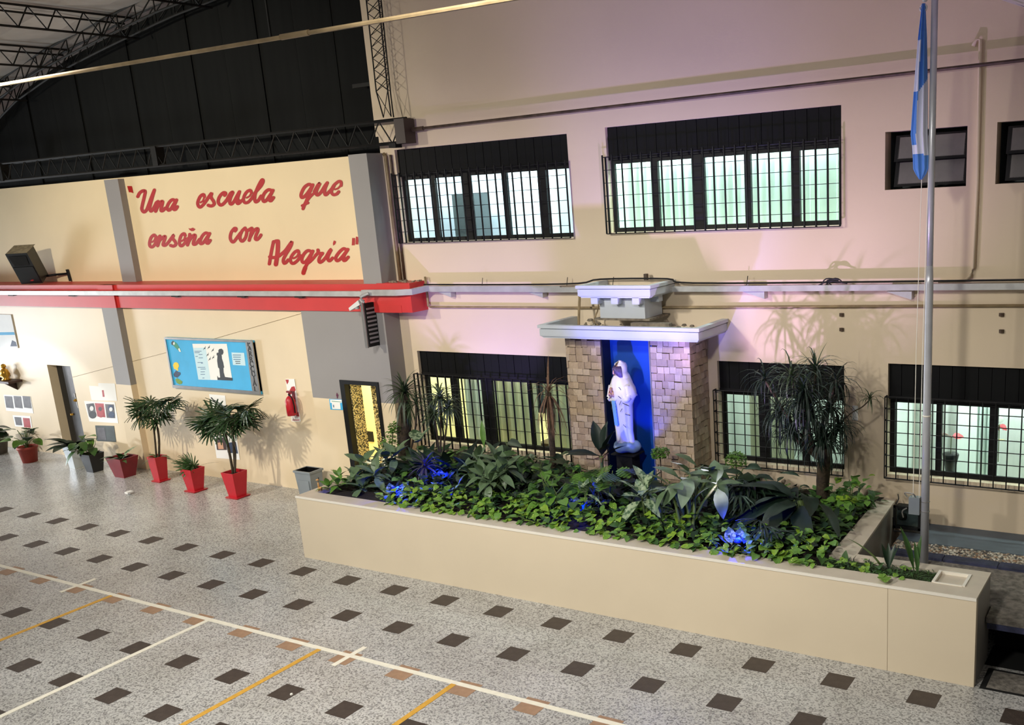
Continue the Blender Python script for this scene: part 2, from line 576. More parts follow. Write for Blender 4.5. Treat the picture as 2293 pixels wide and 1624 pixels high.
# ------------------------------------------------------------------ left wall, lower storey
dl = on_y(105, 817, YL); dr = on_y(157, 820, YL); db = on_y(150, 1012, YL)
DX0, DX1, DZ0, DZ1 = dl.x, dr.x, max(0.06, db.z), dl.z
wlow = wall_boxes(MB(), -16, 4.6, 0, 3.45, YL, YL + 0.24, [(DX0, DX1, DZ0, DZ1)])
struct('wall_left', wlow, MT['cream_low'])
d1 = thing('door_1', None, None, ((DX0 + DX1) / 2, YL, DZ0)); tag(d1, kind='structure')
MB().box((DX0, YL + 0.2, DZ0), (DX1, YL + 0.235, DZ1)).build('door_leaf', MT['blackpot'], d1)
dw = DX1 - DX0
MB().tube([(DX0 + dw * .62, YL + 0.17, DZ0 + 1.35), (DX0 + dw * .66, YL + 0.17, DZ0 + 1.02)], 0.014).build('door_pull', MT['alu'], d1)
MB().lathe([(0.0, -0.02), (0.035, -0.02), (0.035, 0.02), (0, 0.02)], (DX0 + dw * .3, YL + 0.18, DZ0 + 0.85), 10).build('door_knob', MT['gold'], d1)
MB().box((DX0 + dw * .45, YL + 0.185, DZ1 - 0.75), (DX0 + dw * .98, YL + 0.2, DZ1 - 0.05)).build('door_wreath', MT['photo'], d1)
MB().lathe([(0.02, -0.03), (0.06, 0), (0.02, 0.04)], (DX0 + dw * .62, YL + 0.17, DZ1 - 0.82), 10).build('door_bell', MT['gold'], d1)
# lower pilaster (grey above, cream below)
pa = on_y(240, 860, YP)
xl0, xl1 = on_y(243.5, 773, YP).x, on_y(276, 773, YP).x
zs = on_y(280, 862, YP).z
pil = MB().box((xl0, YP, 0), (xl1, YL, zs), 1).box((xl0, YP, zs), (xl1, YL, 3.41), 0).box((xl0, YP - 0.004, 3.41), (xl1 + 0.004, YL, 3.87), 2)
struct('trim_1', pil, [MT['gray'], MT['cream_low'], MT['red']])
# grey block with the bathroom door
zb = 1.84
holes = [(5.37, 6.235, 0, 2.185)]
g = MB()
wall_boxes(g, 4.59, 6.56, 0, zb, YG, YR, holes, 1)
wall_boxes(g, 4.59, 6.56, zb, 3.41, YG, YR, holes, 0)
struct('wall_grey', g, [MT['gray'], MT['cream_low']])
# bathroom
bx0, bx1, by0, by1 = 1.2, 6.4, 3.34, 5.4
rm = MB()
rm.box((bx0 - .1, by0, -.05), (bx1 + .1, by1 + .1, 0.01)).box((bx0 - .1, by0, 2.6), (bx1 + .1, by1 + .1, 2.7)).box((bx0 - .1, by1, 0), (bx1 + .1, by1 + .1, 2.6)).box((bx0 - .1, by0, 0), (bx0, by1, 2.6)).box((bx1, by0, 0), (bx1 + .1, by1, 2.6))
wb = struct('wall_bathroom', rm, MT['bathwall'])


def mcol(pxa, pxb, y, d_):
    MB().box((on_y(pxa, 930, y).x, y, 0.01), (on_y(pxb, 930, y).x, y + d_, 2.6)).build('mosaic_column', MT['mosaic'], wb)


MB().box((5.44, YG + .1, 0.01), (5.456, YR, 2.12)).build('mosaic_reveal', MT['mosaic'], wb)
mcol(772, 806, 3.75, .12)
mcol(838, 864, 3.5, .12)
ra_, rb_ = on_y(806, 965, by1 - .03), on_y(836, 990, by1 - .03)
MB().box((ra_.x, by1 - .03, rb_.z), (rb_.x, by1 - .002, ra_.z)).build('black_panel', MT['void'], wb)  # flat near-black panel against the back wall
point('bathroom_lamp', (4.4, 4.4, 2.35), 190, (1, 0.93, 0.70), 0.1)
point('bathroom_lamp', (5.5, 3.6, 2.4), 70, (1, 0.93, 0.70), 0.1)
d2 = thing('door_2', None, None, (5.8, YG, 0)); tag(d2, kind='structure')
MB().box((5.33, YG - 0.02, 0), (5.44, YG + 0.1, 2.13)).build('door_jamb', MT['blackmetal'], d2)
MB().box((6.18, YG - 0.02, 0), (6.25, YG + 0.1, 2.13)).build('door_jamb', MT['blackmetal'], d2)
MB().box((5.33, YG - 0.02, 2.13), (6.25, YG + 0.2, 2.2)).build('door_head', MT['blackmetal'], d2)

# ------------------------------------------------------------------ red ring beam, upper storey left
bm_ = MB().box((-16, YB, 3.41), (6.5, YU + 0.02, 3.87)).box((6.5, YB, 3.405), (7.225, YR, 3.88))
bt = struct('trim_2', bm_, MT['red'])
MB().box((6.2, YB - 0.006, 3.40), (7.0, YB, 3.52)).build('beam_patch', MT['red'], bt)
struct('wall_upper_left', MB().box((-16, YU, 3.87), (6.3, YU + 0.2, 5.955)), MT['cream'])
ua = on_y(254, 520, 3.5).x; ub = on_y(285, 520, 3.5).x
struct('trim_3', MB().box((ua, 3.5, 3.87), (ub, YU, 5.93)), MT['gray'])
struct('trim_4', MB().box((6.195, YG, 3.87), (6.60, YU, 5.94)), MT['gray'])
rb = MB()
for i in range(26):
    x = 6.62 + rnd(0, 0.55); y = rnd(3.0, 3.3); s = rnd(0.01, 0.03)
    rb.box((x, y, 3.88), (x + s * 2, y + s, 3.88 + s))
rb.build('dust_debris', MT['debris'], bt, kind='stuff')

# ------------------------------------------------------------------ roof arc
ARC = [(-12, 3.2), (-8, 5.9), (-6.2, 6.85), (-4.87, 7.48), (-3.6, 7.98), (-2.02, 8.37), (-0.4, 8.63), (1.83, 8.95), (4.0, 9.15), (6.2, 9.2), (9, 9.05), (12, 8.45), (14.2, 7.75), (16.2, 6.93), (18.5, 5.75), (21, 4.0)]


def zarc(x):
    for a, b in zip(ARC, ARC[1:]):
        if a[0] <= x <= b[0]:
            return a[1] + (b[1] - a[1]) * (x - a[0]) / (b[0] - a[0])
    return 3


ce = MB()
axs = [-12 + 33 * i / 44 for i in range(45)]
PUR = [-8.4, -6.6, -4.95, -3.25, -1.35, 0.75, 2.9, 5.1]
for i in range(44):
    if -8.4 <= axs[i] < 5.1: continue
    for y in (-16, -9, -3, 0.5):
        y2 = {-16: -9, -9: -3, -3: 0.5, 0.5: 3.9}[y]
        ce.face([(axs[i], y, zarc(axs[i])), (axs[i + 1], y, zarc(axs[i + 1])), (axs[i + 1], y2, zarc(axs[i + 1])), (axs[i], y2, zarc(axs[i]))])
ce = struct('ceiling', ce, MT['foil'])
ysm = [-16, -12.6, -9.6, -7.4, -5.6, -4.0, -2.4, -0.9, 0.5, 1.9, 3.9]
for i in range(len(PUR) - 1):
    xa, xb = PUR[i] - (0.05 if i == 0 else 0), PUR[i + 1] + (0.3 if i == len(PUR) - 2 else 0)
    for j in range(len(ysm) - 1):
        m_ = MB()
        sag = rnd(0.03, 0.10)
        P = [[V((xa + (xb - xa) * a / 4, ysm[j] + (ysm[j + 1] - ysm[j]) * b / 3, zarc(xa + (xb - xa) * a / 4) - sag * math.sin(PI * a / 4) * math.sin(PI * b / 3))) for a in range(5)] for b in range(4)]
        for b in range(3):
            for a in range(4):
                m_.face([P[b][a], P[b][a + 1], P[b + 1][a + 1], P[b + 1][a]])
        m_.build('foil_panel', MT['foil'], ce)


def lattice(p0, p1, off, n, r=0.012, rz=0.008, name='lattice', parent=None, tri=True):
    """two chords joined by a zigzag; off = vector from one chord to the other"""
    p0, p1, off = V(p0), V(p1), V(off)
    m_ = MB()
    m_.tube([p0, p1], r, 5).tube([p0 + off, p1 + off], r, 5)
    for i in range(n):
        a = p0.lerp(p1, i / n); b = p0.lerp(p1, (i + 0.5) / n) + off; c = p0.lerp(p1, (i + 1) / n)
        m_.tube([a, b], rz, 4, caps=False).tube([b, c], rz, 4, caps=False)
    return m_


for x in PUR[:-1]:
    z = zarc(x)
    m_ = lattice((x, -9.5, z - 0.06), (x, 3.4, z - 0.06), (0.05, 0, -0.36), 26, 0.02, 0.012)
    m_.v += []
    m_.tube([(x - 0.3, -9.5, z - 0.12), (x - 0.3, 3.4, z - 0.12)], 0.018, 5)
    m_.build('purlin_truss', MT['steel'], ce)
for yy in (3.35, 2.95):
    m_ = MB()
    pts = [(-9 + 0.55 * i) for i in range(30)]
    up = [V((x, yy, zarc(x) - 0.05)) for x in pts]
    lo = [V((x, yy, zarc(x) - 0.34)) for x in pts]
    m_.tube(up, 0.022, 5).tube(lo, 0.022, 5)
    for a, b, c in zip(up, lo, up[1:]):
        m_.tube([a, b], 0.012, 4).tube([b, c], 0.012, 4)
    m_.build('arch_rib', MT['steel'], ce)
m_ = MB()
pts = [13.5 + 0.4 * i for i in range(12)]
m_.tube([(x, 3.1, zarc(x) + 0.02) for x in pts], 0.03, 5).tube([(x, 3.1, zarc(x) + 0.30) for x in pts], 0.03, 5)
for x in pts[:-1]:
    m_.tube([(x, 3.1, zarc(x) + 0.02), (x + .2, 3.1, zarc(x + .2) + 0.3), (x + .4, 3.1, zarc(x + .4) + 0.02)], 0.014, 4)
m_.build('arch_rib', MT['steel'], ce)

# black sheeted gable above the left wall
x = -12.0
gb = struct('wall_gable', MB().box((-12, 3.86, 5.95), (6.5, 3.9, 7.0)), MT['void'])
while x < 6.44:
    w = min(0.92, 6.44 - x)
    y = 3.70 + (0.0 if int((x + 12) / 0.92) % 2 else 0.012)
    z1a, z1b = max(zarc(x + .02) - 0.02, 6.0), max(zarc(x + w) - 0.02, 6.0)
    MB().hexa([(x + .004, y, 5.92), (x + w, y - .012, 5.92), (x + w, y + .03, 5.92), (x + .004, y + .03, 5.92), (x + .004, y, z1a), (x + w, y - .012, z1b), (x + w, y + .03, z1b), (x + .004, y + .03, z1a)]).build('gable_sheet', MT['black'], gb)
    x += 0.92
m_ = MB()
for i in range(9):
    z = 6.5 + i * 0.3
    m_.face([(6.40, 3.52, z), (6.50 + rnd(-.02, .05), 3.50, z + .02), (6.50 + rnd(-.02, .05), 3.50, z + .3), (6.40, 3.52, z + .3)])
m_.box((6.36, 3.53, 5.95), (6.42, 3.68, 9.0))
m_.build('gable_edge_strip', MT['black'], gb)
MB().box((6.0, 3.45, 7.0), (6.4, 3.5, 7.06)).build('gable_bracket', MT['steel'], gb)

# ------------------------------------------------------------------ right wall with its windows
W1 = (6.87, 10.2, 4.505, 5.97); W2 = (10.85, 14.27, 4.55, 6.005); S1 = (14.82, 15.785, 4.955, 5.64); S2 = (16.115, 17.1, 4.96, 5.65)
L1 = (6.87, 10.06, 1.12, 2.70); L2 = (12.46, 14.30, 1.28, 2.735); L3 = (14.88, 18.2, 1.31, 2.79)
rw = MB()
wall_boxes(rw, 6.56, 20, 0, 6.2, YR, YR + 0.25, [W1, W2, S1, S2, L1, L2, L3])
nx = 34
for i in range(nx):
    xa = 6.5 + (20 - 6.5) * i / nx; xb = 6.5 + (20 - 6.5) * (i + 1) / nx
    za, zc = max(zarc(xa), 6.21), max(zarc(xb), 6.21)
    rw.hexa([(xa, YR, 6.2), (xb, YR, 6.2), (xb, YR + .25, 6.2), (xa, YR + .25, 6.2), (xa, YR, za), (xb, YR, zc), (xb, YR + .25, zc), (xa, YR + .25, za)])
struct('wall_right', rw, MT['rose'])


def window(n, H, zbox, mull, frame_y, spec, room, lamp, depth=1.5):
    x0, x1, z0, z1 = H
    w = thing('window_%d' % n, None, None, ((x0 + x1) / 2, YR, z0)); tag(w, kind='structure')
    # shutter housing in upright boards
    k = max(1, int(round((x1 - x0) / 0.155)))
    pw = (x1 - x0) / k
    sh = MB().box((-pw / 2 + 0.003, -0.012, 0), (pw / 2 - 0.003, 0.012, z1 - zbox)).mesh('shutter_board', MT['shutter'])
    for i in range(k):
        inst(sh, 'shutter_board', w, M.Translation((x0 + pw * (i + .5), YR + 0.07 + (0.004 if i % 2 else 0), zbox)))
    MB().box((x0, YR + 0.09, zbox), (x1, YR + 0.1, z1)).build('shutter_light_stop', MT['void'], w)  # added plate, keeps room light out of the board gaps
    MB().box((x0, YR + 0.05, zbox - 0.045), (x1, YR + 0.12, zbox)).build('shutter_rail', MT['blackmetal'], w)
    fy = YR + frame_y
    fr = MB().box((x0, fy, z0), (x1, fy + .05, z0 + .06)).box((x0, fy, zbox - .1), (x1, fy + .05, zbox - .045)).box((x0, fy, z0 + .06), (x0 + .06, fy + .05, zbox - .1)).box((x1 - .05, fy, z0 + .06), (x1, fy + .05, zbox - .1))
    fr.build('window_frame', MT['blackmetal'], w)
    edges = [x0 + .06]
    for px, py, mw_ in mull:
        cx = on_y(px, py, fy).x
        MB().box((cx - mw_ / 2, fy - .005, z0 + .06), (cx + mw_ / 2, fy + .05, zbox - .1)).build('mullion', MT['blackmetal'], w)
        edges += [cx - mw_ / 2, cx + mw_ / 2]
    edges.append(x1 - .05)
    for a, b in zip(edges[0::2], edges[1::2]):
        if b - a > 0.03:
            MB().box((a, fy + .022, z0 + .06), (b, fy + .028, zbox - .1)).build('pane', MT['glass'], w)
    # security grille standing proud of the wall
    gy = YR - spec['out']
    gx0, gx1, gz0, gz1 = spec['x0'], spec['x1'], spec['z0'], spec['z1']
    nv = int(round((gx1 - gx0) / spec['dx'])); nh = int(round((gz1 - gz0) / spec['dz']))
    for i in range(nv + 1):
        xx = gx0 + (gx1 - gx0) * i / nv
        bar('grille_bar', w, (xx, gy, gz0), (xx, gy, gz1 + spec.get('ext', 0)), spec['rv'])
    for j in range(nh + 1):
        zz = gz0 + (gz1 - gz0) * j / nh
        bar('grille_crossbar', w, (gx0, gy + .008, zz), (gx1, gy + .008, zz), spec['rh'] * (1.6 if j in (0, nh) else 1))
        bar('grille_return', w, (gx0, gy, zz), (gx0, YR + .02, zz), spec['rh'] * 1.2)
    bar('grille_return', w, (gx0, YR - .01, gz0), (gx0, YR - .01, gz1), spec['rv'])
    # room behind
    m_ = MB()
    ra, rb_, rz0, rz1, y0, y1 = x0 - .22, x1 + .22, z0 - .5, z1 + .15, YR + .25, YR + .25 + depth
    m_.box((ra, y1, rz0), (rb_, y1 + .04, rz1)).box((ra - .04, y0, rz0), (ra, y1, rz1)).box((rb_, y0, rz0), (rb_ + .04, y1, rz1)).box((ra, y0, rz0 - .04), (rb_, y1, rz0)).box((ra, y0, rz1), (rb_, y1, rz1 + .04))
    r_ = struct('wall_room_%d' % n, m_, MT[room])
    if lamp:
        area('room_lamp', ((x0 + x1) / 2, y0 + 0.35, rz1 - 0.06), ((x0 + x1) / 2, y1, (z0 + zbox) / 2 - 0.2), lamp[0], lamp[1], (x1 - x0) * 0.9, 0.3)
    return w, r_


up = dict(out=.09, dx=.157, dz=.172, rv=.0145, rh=.0045, ext=.03)
w1, r1 = window(1, W1, 5.59, [(973, 450, .09), (1047, 450, .17), (1133, 450, .09), (1217, 450, .15)], .10, dict(up, x0=6.83, x1=10.2, z0=4.5, z1=5.58), 'roomwhite', (270, (0.95, 0.97, 1.0)))
w2, r2 = window(2, W2, 5.60, [(1468, 430, .10), (1566, 430, .17), (1675, 430, .09), (1784, 430, .09)], .10, dict(up, x0=10.83, x1=14.28, z0=4.54, z1=5.60), 'roommint', (600, (0.97, 1.0, 0.98)))
lo = dict(out=.10, rv=.008, rh=.0062)
w3, r3 = window(3, L1, 2.33, [(1021, 900, .15), (1093, 900, .22), (1187, 900, .06)], .12, dict(lo, rv=.0145, rh=.005, x0=6.83, x1=10.1, z0=1.05, z1=2.32, dx=.172, dz=.2), 'roomyellow', (230, (1.0, 0.94, 0.76)))
w4, r4 = window(4, L2, 2.335, [(1712, 960, .16), (1804, 960, .10)], .12, dict(lo, x0=12.43, x1=14.31, z0=1.25, z1=2.33, dx=.152, dz=.155), 'roomgrey', (50, (0.98, 1.0, 0.95)))
w5, r5 = window(5, L3, 2.36, [(2102, 980, .07), (2224, 980, .10)], .12, dict(lo, x0=14.87, x1=18.2, z0=1.28, z1=2.37, dx=.152, dz=.155), 'roomgrey', (200, (0.99, 1.0, 0.96)))
# room 1: lockers, ceiling beam
MB().box((7.15, 4.3, 4.0), (7.62, 4.7, 5.22)).box((7.16, 4.28, 4.62), (7.61, 4.3, 4.66)).build('locker', MT['locker'], r1)
MB().box((9.0, 4.6, 4.0), (9.08, 5.08, 6.0)).build('wall_corner_post', MT['white'], r1)
# room 2: upright blinds
bl = MB().box((-0.058, -0.004, 0), (0.058, 0.004, 1.35)).mesh('blind_slat', MT['blind'])
x = 10.8
while x < 14.3:
    inst(bl, 'blind_slat', r2, M.Translation((x, 4.0, 4.35)) @ M.Rotation(0.35, 4, 'Z'))
    x += 0.125
# room 3: curtains, dark desk and papers
for xa, xb, mk in ((7.3, 7.75, 'roomgrey'), (7.95, 8.85, 'curtain'), (9.0, 9.55, 'curtain')):
    m_ = MB()
    n = 14
    P = [(xa + (xb - xa) * i / n, 3.95 + 0.025 * math.sin(i * 2.2)) for i in range(n + 1)]
    for a, b in zip(P, P[1:]): m_.face([(a[0], a[1], 0.7), (b[0], b[1], 0.7), (b[0], b[1], 2.35), (a[0], a[1], 2.35)])
    m_.build('curtain', MT[mk], r3, smooth=True)
MB().box((8.7, 4.05, 0.95), (10.2, 4.9, 1.05)).build('desk_top', MT['brown'], r3)
MB().box((9.35, 4.2, 1.05), (9.7, 4.5, 1.1)).build('paper_stack', MT['paper'], r3)
MB().box((9.78, 3.9, 0.7), (10.2, 4.0, 2.4)).build('dark_cabinet', MT['locker'], r3)
MB().box((8.78, 3.98, 1.6), (8.95, 4.06, 2.2)).build('hanging_coat', MT['locker'], r3)
# room 4 and 5: blinds and whiteboard
for xa, xb, r_, mk in ((12.6, 13.3, r4, 'curtain'), (15.0, 15.6, r5, 'roomgrey'), (15.85, 16.05, r5, 'roommint'), (16.85, 17.6, r5, 'curtain')):
    m_ = MB()
    n = 12
    P = [(xa + (xb - xa) * i / n, 4.1 + 0.03 * math.sin(i * 2.0)) for i in range(n + 1)]
    for a, b in zip(P, P[1:]): m_.face([(a[0], a[1], 0.8), (b[0], b[1], 0.8), (b[0], b[1], 2.4), (a[0], a[1], 2.4)])
    m_.build('curtain', MT[mk], r_, smooth=True)
MB().box((16.1, 4.3, 1.0), (16.6, 4.34, 2.3)).build('whiteboard', MT['white'], r5)

# small awning windows
for n, H in ((6, S1), (7, S2)):
    x0, x1, z0, z1 = H
    w = thing('window_%d' % n, None, None, ((x0 + x1) / 2, YR, z0)); tag(w, kind='structure')
    struct('wall_room_%d' % n, MB().box((x0, YR + .8, z0), (x1, YR + .84, z1)).box((x0 - .04, YR + .25, z0), (x0, YR + .84, z1)).box((x1, YR + .25, z0), (x1 + .04, YR + .84, z1)).box((x0, YR + .25, z0 - .04), (x1, YR + .84, z0)).box((x0, YR + .25, z1), (x1, YR + .84, z1 + .04)), MT['locker'])
    h = (z1 - z0)
    for za, zb_, tl in ((z0 + h * .48, z1 - .05, .10), (z0 + .03, z0 + h * .50, .10)):
        s = MB()
        a, b = x0 + .1, x1 - .005
        yt, yb = YR + .13, YR + .13 - tl
        def q(x, t): return (x, yb + (yt - yb) * t, za + (zb_ - za) * t)
        th = V((0, .03, 0))
        def rail(xa, xb, t0, t1):
            s.hexa([q(xa, t0), q(xb, t0), V(q(xb, t0)) + th, V(q(xa, t0)) + th, q(xa, t1), q(xb, t1), V(q(xb, t1)) + th, V(q(xa, t1)) + th])
        rail(a, b, 0, .12); rail(a, b, .92, 1); rail(a, a + .05, .12, .92); rail(b - .04, b, .12, .92)
        so = s.build('sash', MT['blackmetal'], w)
        MB().hexa([q(a + .04, .1), q(b - .03, .1), V(q(b - .03, .1)) + th * .2, V(q(a + .04, .1)) + th * .2, q(a + .04, .94), q(b - .03, .94), V(q(b - .03, .94)) + th * .2, V(q(a + .04, .94)) + th * .2]).build('pane', MT['glassdark'], so)
# ------------------------------------------------------------------ roof steelwork in front of the walls
zt0, zb0 = 6.425, 6.075
m_ = lattice((-6.6, 3.1, zt0 + .02), (7.3, 3.1, zt0 - .02), (0, 0, -0.35), 29, 0.024, 0.011)
m_.tube([(-6.6, 3.22, zt0), (7.3, 3.22, zt0)], 0.02, 5).tube([(-6.6, 3.22, zb0), (7.3, 3.22, zb0)], 0.02, 5)
m_.box((1.05, 3.06, zb0), (1.2, 3.24, zt0)).box((-4.2, 3.06, zb0), (-4.1, 3.24, zt0))
gd = thing('lattice_girder', 'long dark steel lattice girder across the top of the left wall', 'girder', (-2, 3.1, zb0))
m_.build('lattice', MT['steel'], gd)
MB().box((7.2, 3.03, 6.04), (7.40, 3.27, 6.41)).build('end_plate', pm('brown_steel', (58, 44, 38), 0.5), gd)
MB().box((7.02, 3.05, 5.99), (7.16, 3.2, 6.06)).build('bolt_plate', MT['steel'], gd)
mast = thing('lattice_mast', 'narrow dark lattice mast rising from the girder end beside the black gable', 'mast', (7.05, 3.12, 6.42))
m_ = lattice((6.99, 3.1, 6.45), (6.90, 3.1, 9.15), (0.10, 0, 0), 1)
m_ = MB()
c0 = [V((6.97, 3.06, 6.455)), V((7.13, 3.06, 6.455)), V((7.05, 3.2, 6.455))]
c1 = [V((6.88, 3.06, 6.85)), V((7.12, 3.06, 6.85)), V((7.0, 3.25, 6.85))]
c2 = [V((6.90, 3.06, 9.12)), V((7.16, 3.06, 9.12)), V((7.03, 3.25, 9.12))]
for a, b, c in zip(c0, c1, c2): m_.tube([a, b, c], 0.011, 5)
for k in range(14):
    t0, t1 = k / 14, (k + 1) / 14
    for i in range(3):
        j = (i + 1) % 3
        m_.tube([c1[i].lerp(c2[i], t0), c1[j].lerp(c2[j], t1)], 0.006, 4, caps=False)
        if i != 1: m_.tube([c1[j].lerp(c2[j], t0), c1[i].lerp(c2[i], t1)], 0.006, 4, caps=False)
m_.tube([c0[0], c1[1]], 0.006, 4).tube([c0[1], c1[0]], 0.006, 4)
m_.build('mast_lattice', MT['steel'], mast)
tr = thing('tie_rod', 'thin brown tie rod running along the upper right wall above the windows', 'rod', (12, 3.22, 6.25))
m_ = MB().tube([(7.4, 3.22, 6.245), (11.2, 3.22, 6.265), (16.4, 3.22, 6.285), (17.2, 3.22, 6.29)], 0.022, 7)
m_.build('rod', MT['rust'], tr)
MB().tube([(7.4, 3.22, 6.24), (7.62, 3.22, 6.245)], 0.035, 7).build('turnbuckle', MT['rust'], tr)
r0, r1_ = on_y(0, 190, -4.2), on_y(1125, 0, -4.2)
d = (r1_ - r0)
ro = thing('tie_rod', 'pale tie rod crossing in front of the black gable, hung on a wire', 'rod', r0.lerp(r1_, .5))
MB().tube([r0 - d * .35, r1_ + d * .1], 0.015, 7).build('rod', MT['palepipe'], ro)
hp = on_y(607, 85, -4.2)
MB().tube([hp, (hp.x, -4.2, zarc(hp.x) - .05)], 0.009, 5).build('hanger_wire', MT['steel'], ro)
hq = on_y(660, 78, -4.2)
MB().tube([hq - d * .025, hq + d * .025], 0.020, 7).build('coupler', MT['palepipe'], ro)

# ------------------------------------------------------------------ cable tray, conduits
ct = thing('cable_tray', 'pale metal cable tray running along the red beam and the right wall', 'cable tray', (2, 2.86, 3.62))
za, zc = on_y(20, 661, 2.84).z, on_y(800, 664, 2.84).z


def tray(pts, h, d_):
    m = MB()
    for a, b in zip(pts, pts[1:]):
        a, b = V(a), V(b)
        u = (b - a); u.z = 0; u.normalize()
        n = V((-u.y, u.x, 0)) * d_
        up_ = V((0, 0, h))
        m.hexa([a, b, b + n, a + n, a + up_, b + up_, b + n + up_, a + n + up_])
    return m


tray([(-16, 2.83, za), (6.25, 2.83, zc)], 0.085, 0.09).build('tray_run', MT['tray'], ct)
tray([(6.25, 2.83, zc + .012), (7.0, 2.83, zc + .014), (7.3, 2.9, zc + .02), (7.43, 3.16, zc + .05)], 0.095, 0.08).build('tray_bend', MT['tray'], ct)
zr = 3.725
tray([(7.4, 3.16, zr - .01), (10.0, 3.16, zr - .01)], 0.09, 0.05).build('tray_run', MT['tray'], ct)
tray([(9.5, 3.15, zr - .015), (10.62, 3.15, zr - .01)], 0.075, 0.05).build('tray_run', MT['tray'], ct)
tray([(11.89, 3.15, zr), (12.4, 3.15, zr + .0), (20, 3.15, zr + .055)], 0.075, 0.05).build('tray_run', MT['tray'], ct)
for x in (7.55, 9.35, 12.95, 14.9, 17):
    MB().prism([(x - .02, 3.2, zr), (x + .3, 3.2, zr), (x + .3, 3.2, zr - .10)], (0, .12, 0)).build('tray_bracket', MT['tray'], ct)
for x in (-4.5, -2.2, 1.2, 3.1, 4.6):
    MB().box((x, 2.86, zc - .03), (x + .2, 2.94, zc + .005)).build('tray_bracket', MT['steel'], ct)
MB().tube(catmull([(7.3, 3.2, 3.83), (9, 3.2, 3.825), (10.3, 3.2, 3.84), (10.7, 3.2, 3.90), (11.8, 3.2, 3.90), (12.2, 3.2, 3.84), (15, 3.2, 3.85), (20, 3.2, 3.90)], 4), 0.013, 5).build('black_cable', MT['cable'], ct)
for x in (8.5, 10.1, 10.9, 13.0):
    MB().tube([(x, 3.2, 3.81), (x + .01, 3.22, 3.93)], 0.005, 4).build('hanger_pin', MT['steel'], ct)
m_ = MB()
for k in range(5):
    m_.tube(catmull([(14.0 + .05 * k, 3.17, 3.80), (14.12 + rnd(0, .15), 3.15, 3.87 + rnd(-.02, .03)), (14.38 + rnd(-.1, .05), 3.16, 3.86 + rnd(-.03, .04))], 4), 0.009, 5)
m_.build('loose_wires', MT['cable'], ct)


def pipe(name, label, pts, r, mat, cat='pipe'):
    return MB().tube(pts, r, 7).build(name, MT[mat], None, True, label, cat)


pipe('conduit', 'thin pale conduit running under the cable tray on the right wall', [(7.28, 3.27, 3.95), (7.28, 3.27, 3.47), (7.32, 3.28, 3.455), (10.2, 3.29, 3.465), (20, 3.29, 3.60)], 0.019, 'palepipe')
pipe('conduit', 'cream conduit with hooked top climbing the wall right of the flagpole', [(15.83, 3.29, 6.5), (15.86, 3.29, 6.57), (15.91, 3.29, 6.56), (15.92, 3.29, 5.0), (15.91, 3.29, 4.0), (15.88, 3.29, 3.9), (15.80, 3.29, 3.84), (15.5, 3.29, 3.83)], 0.022, 'rose')
pipe('downpipe', 'pale thin downpipe in the corner beside the grey upper pilaster', [(6.66, 3.29, 5.93), (6.70, 3.29, 5.88), (6.715, 3.29, 3.89)], 0.028, 'palepipe')
pipe('downpipe', 'brownish thin downpipe behind the pale one in the corner', [(6.80, 3.30, 5.90), (6.80, 3.30, 5.86), (6.80, 3.30, 3.89)], 0.020, 'rust')
wa, wb_ = on_y(162, 845, YL - .006), on_y(675, 702, YL - .006)
pipe('wall_wire', 'hairline wire strung across the cream wall behind the notice board', [wa, wa.lerp(wb_, .5) - V((0, 0, .03)), wb_], 0.0028, 'palepipe', 'wire')
for i, (px, py) in enumerate(((1885, 705), (1885, 738), (2243, 705), (2243, 742))):
    p = on_y(px, py, YR)
    lab = ['upper of the two wall plugs above the left dracaena window', 'lower of the two wall plugs above the dracaena window', 'upper of the two wall plugs above the rightmost lower window', 'lower of the two wall plugs above the rightmost lower window'][i]
    MB().lathe([(0.0, -.022), (.03, -.02), (.03, .02), (0, .022)], (0, 0, 0), 8).build('wall_plug', MT['rust'], None, False, lab, 'wall plug').location = p - V((0, .012, .02))
p = on_y(1915, 925, YR)
MB().box((p.x - .035, YR - .006, p.z - .1), (p.x + .04, YR - .001, p.z + .1)).build('wall_note', MT['paper'], None, False, 'small blank white note on the wall between the two right lower windows', 'note')

# ------------------------------------------------------------------ red lettering
LS = {'A': (270, 380, 280 / 2274), 'B': (530, 380, 280 / 2274), 'C': (580, 510, 240 / 2293)}


def cpx(c, p):
    o = LS[c]
    return (o[0] + p[0] * o[2], o[1] + p[1] * o[2])


def letter(c, strokes, polys, parent, hw):
    m = MB()
    Y = YU - 0.006

    def put(q): return on_y(q[0], q[1], Y)
    for k, s in enumerate(strokes):
        w = hw
        if isinstance(s, dict): w, s = s['w'], s['p']
        P = [cpx(c, p) for p in s]
        P = [V((x, y, 0)) for x, y in P]
        P = catmull(P, 5)
        hh = w * LS[c][2]
        L, Rr = [], []
        for i, p in enumerate(P):
            d_ = (P[min(i + 1, len(P) - 1)] - P[max(i - 1, 0)])
            d_ = d_.normalized() if d_.length > 1e-6 else V((1, 0, 0))
            n = V((-d_.y, d_.x, 0)) * hh
            L.append(p + n); Rr.append(p - n)
        Y = YU - 0.006 - 0.0004 * k
        Y0 = Y
        for i in range(len(P) - 1):
            Y = Y0 - 1e-5 * i
            m.face([put(L[i]), put(L[i + 1]), put(Rr[i + 1]), put(Rr[i])])
        for t_, i in enumerate((0, len(P) - 1)):
            Y = YU - 0.0062 - 0.0004 * k - .0001 * t_
            m.face([put((P[i].x + hh * math.cos(a), P[i].y + hh * math.sin(a))) for a in [2 * PI * j / 12 for j in range(12)]])
    for s in polys:
        m.face([put(cpx(c, p)) for p in s])
    return m.build('letter', MT['letter'], parent)


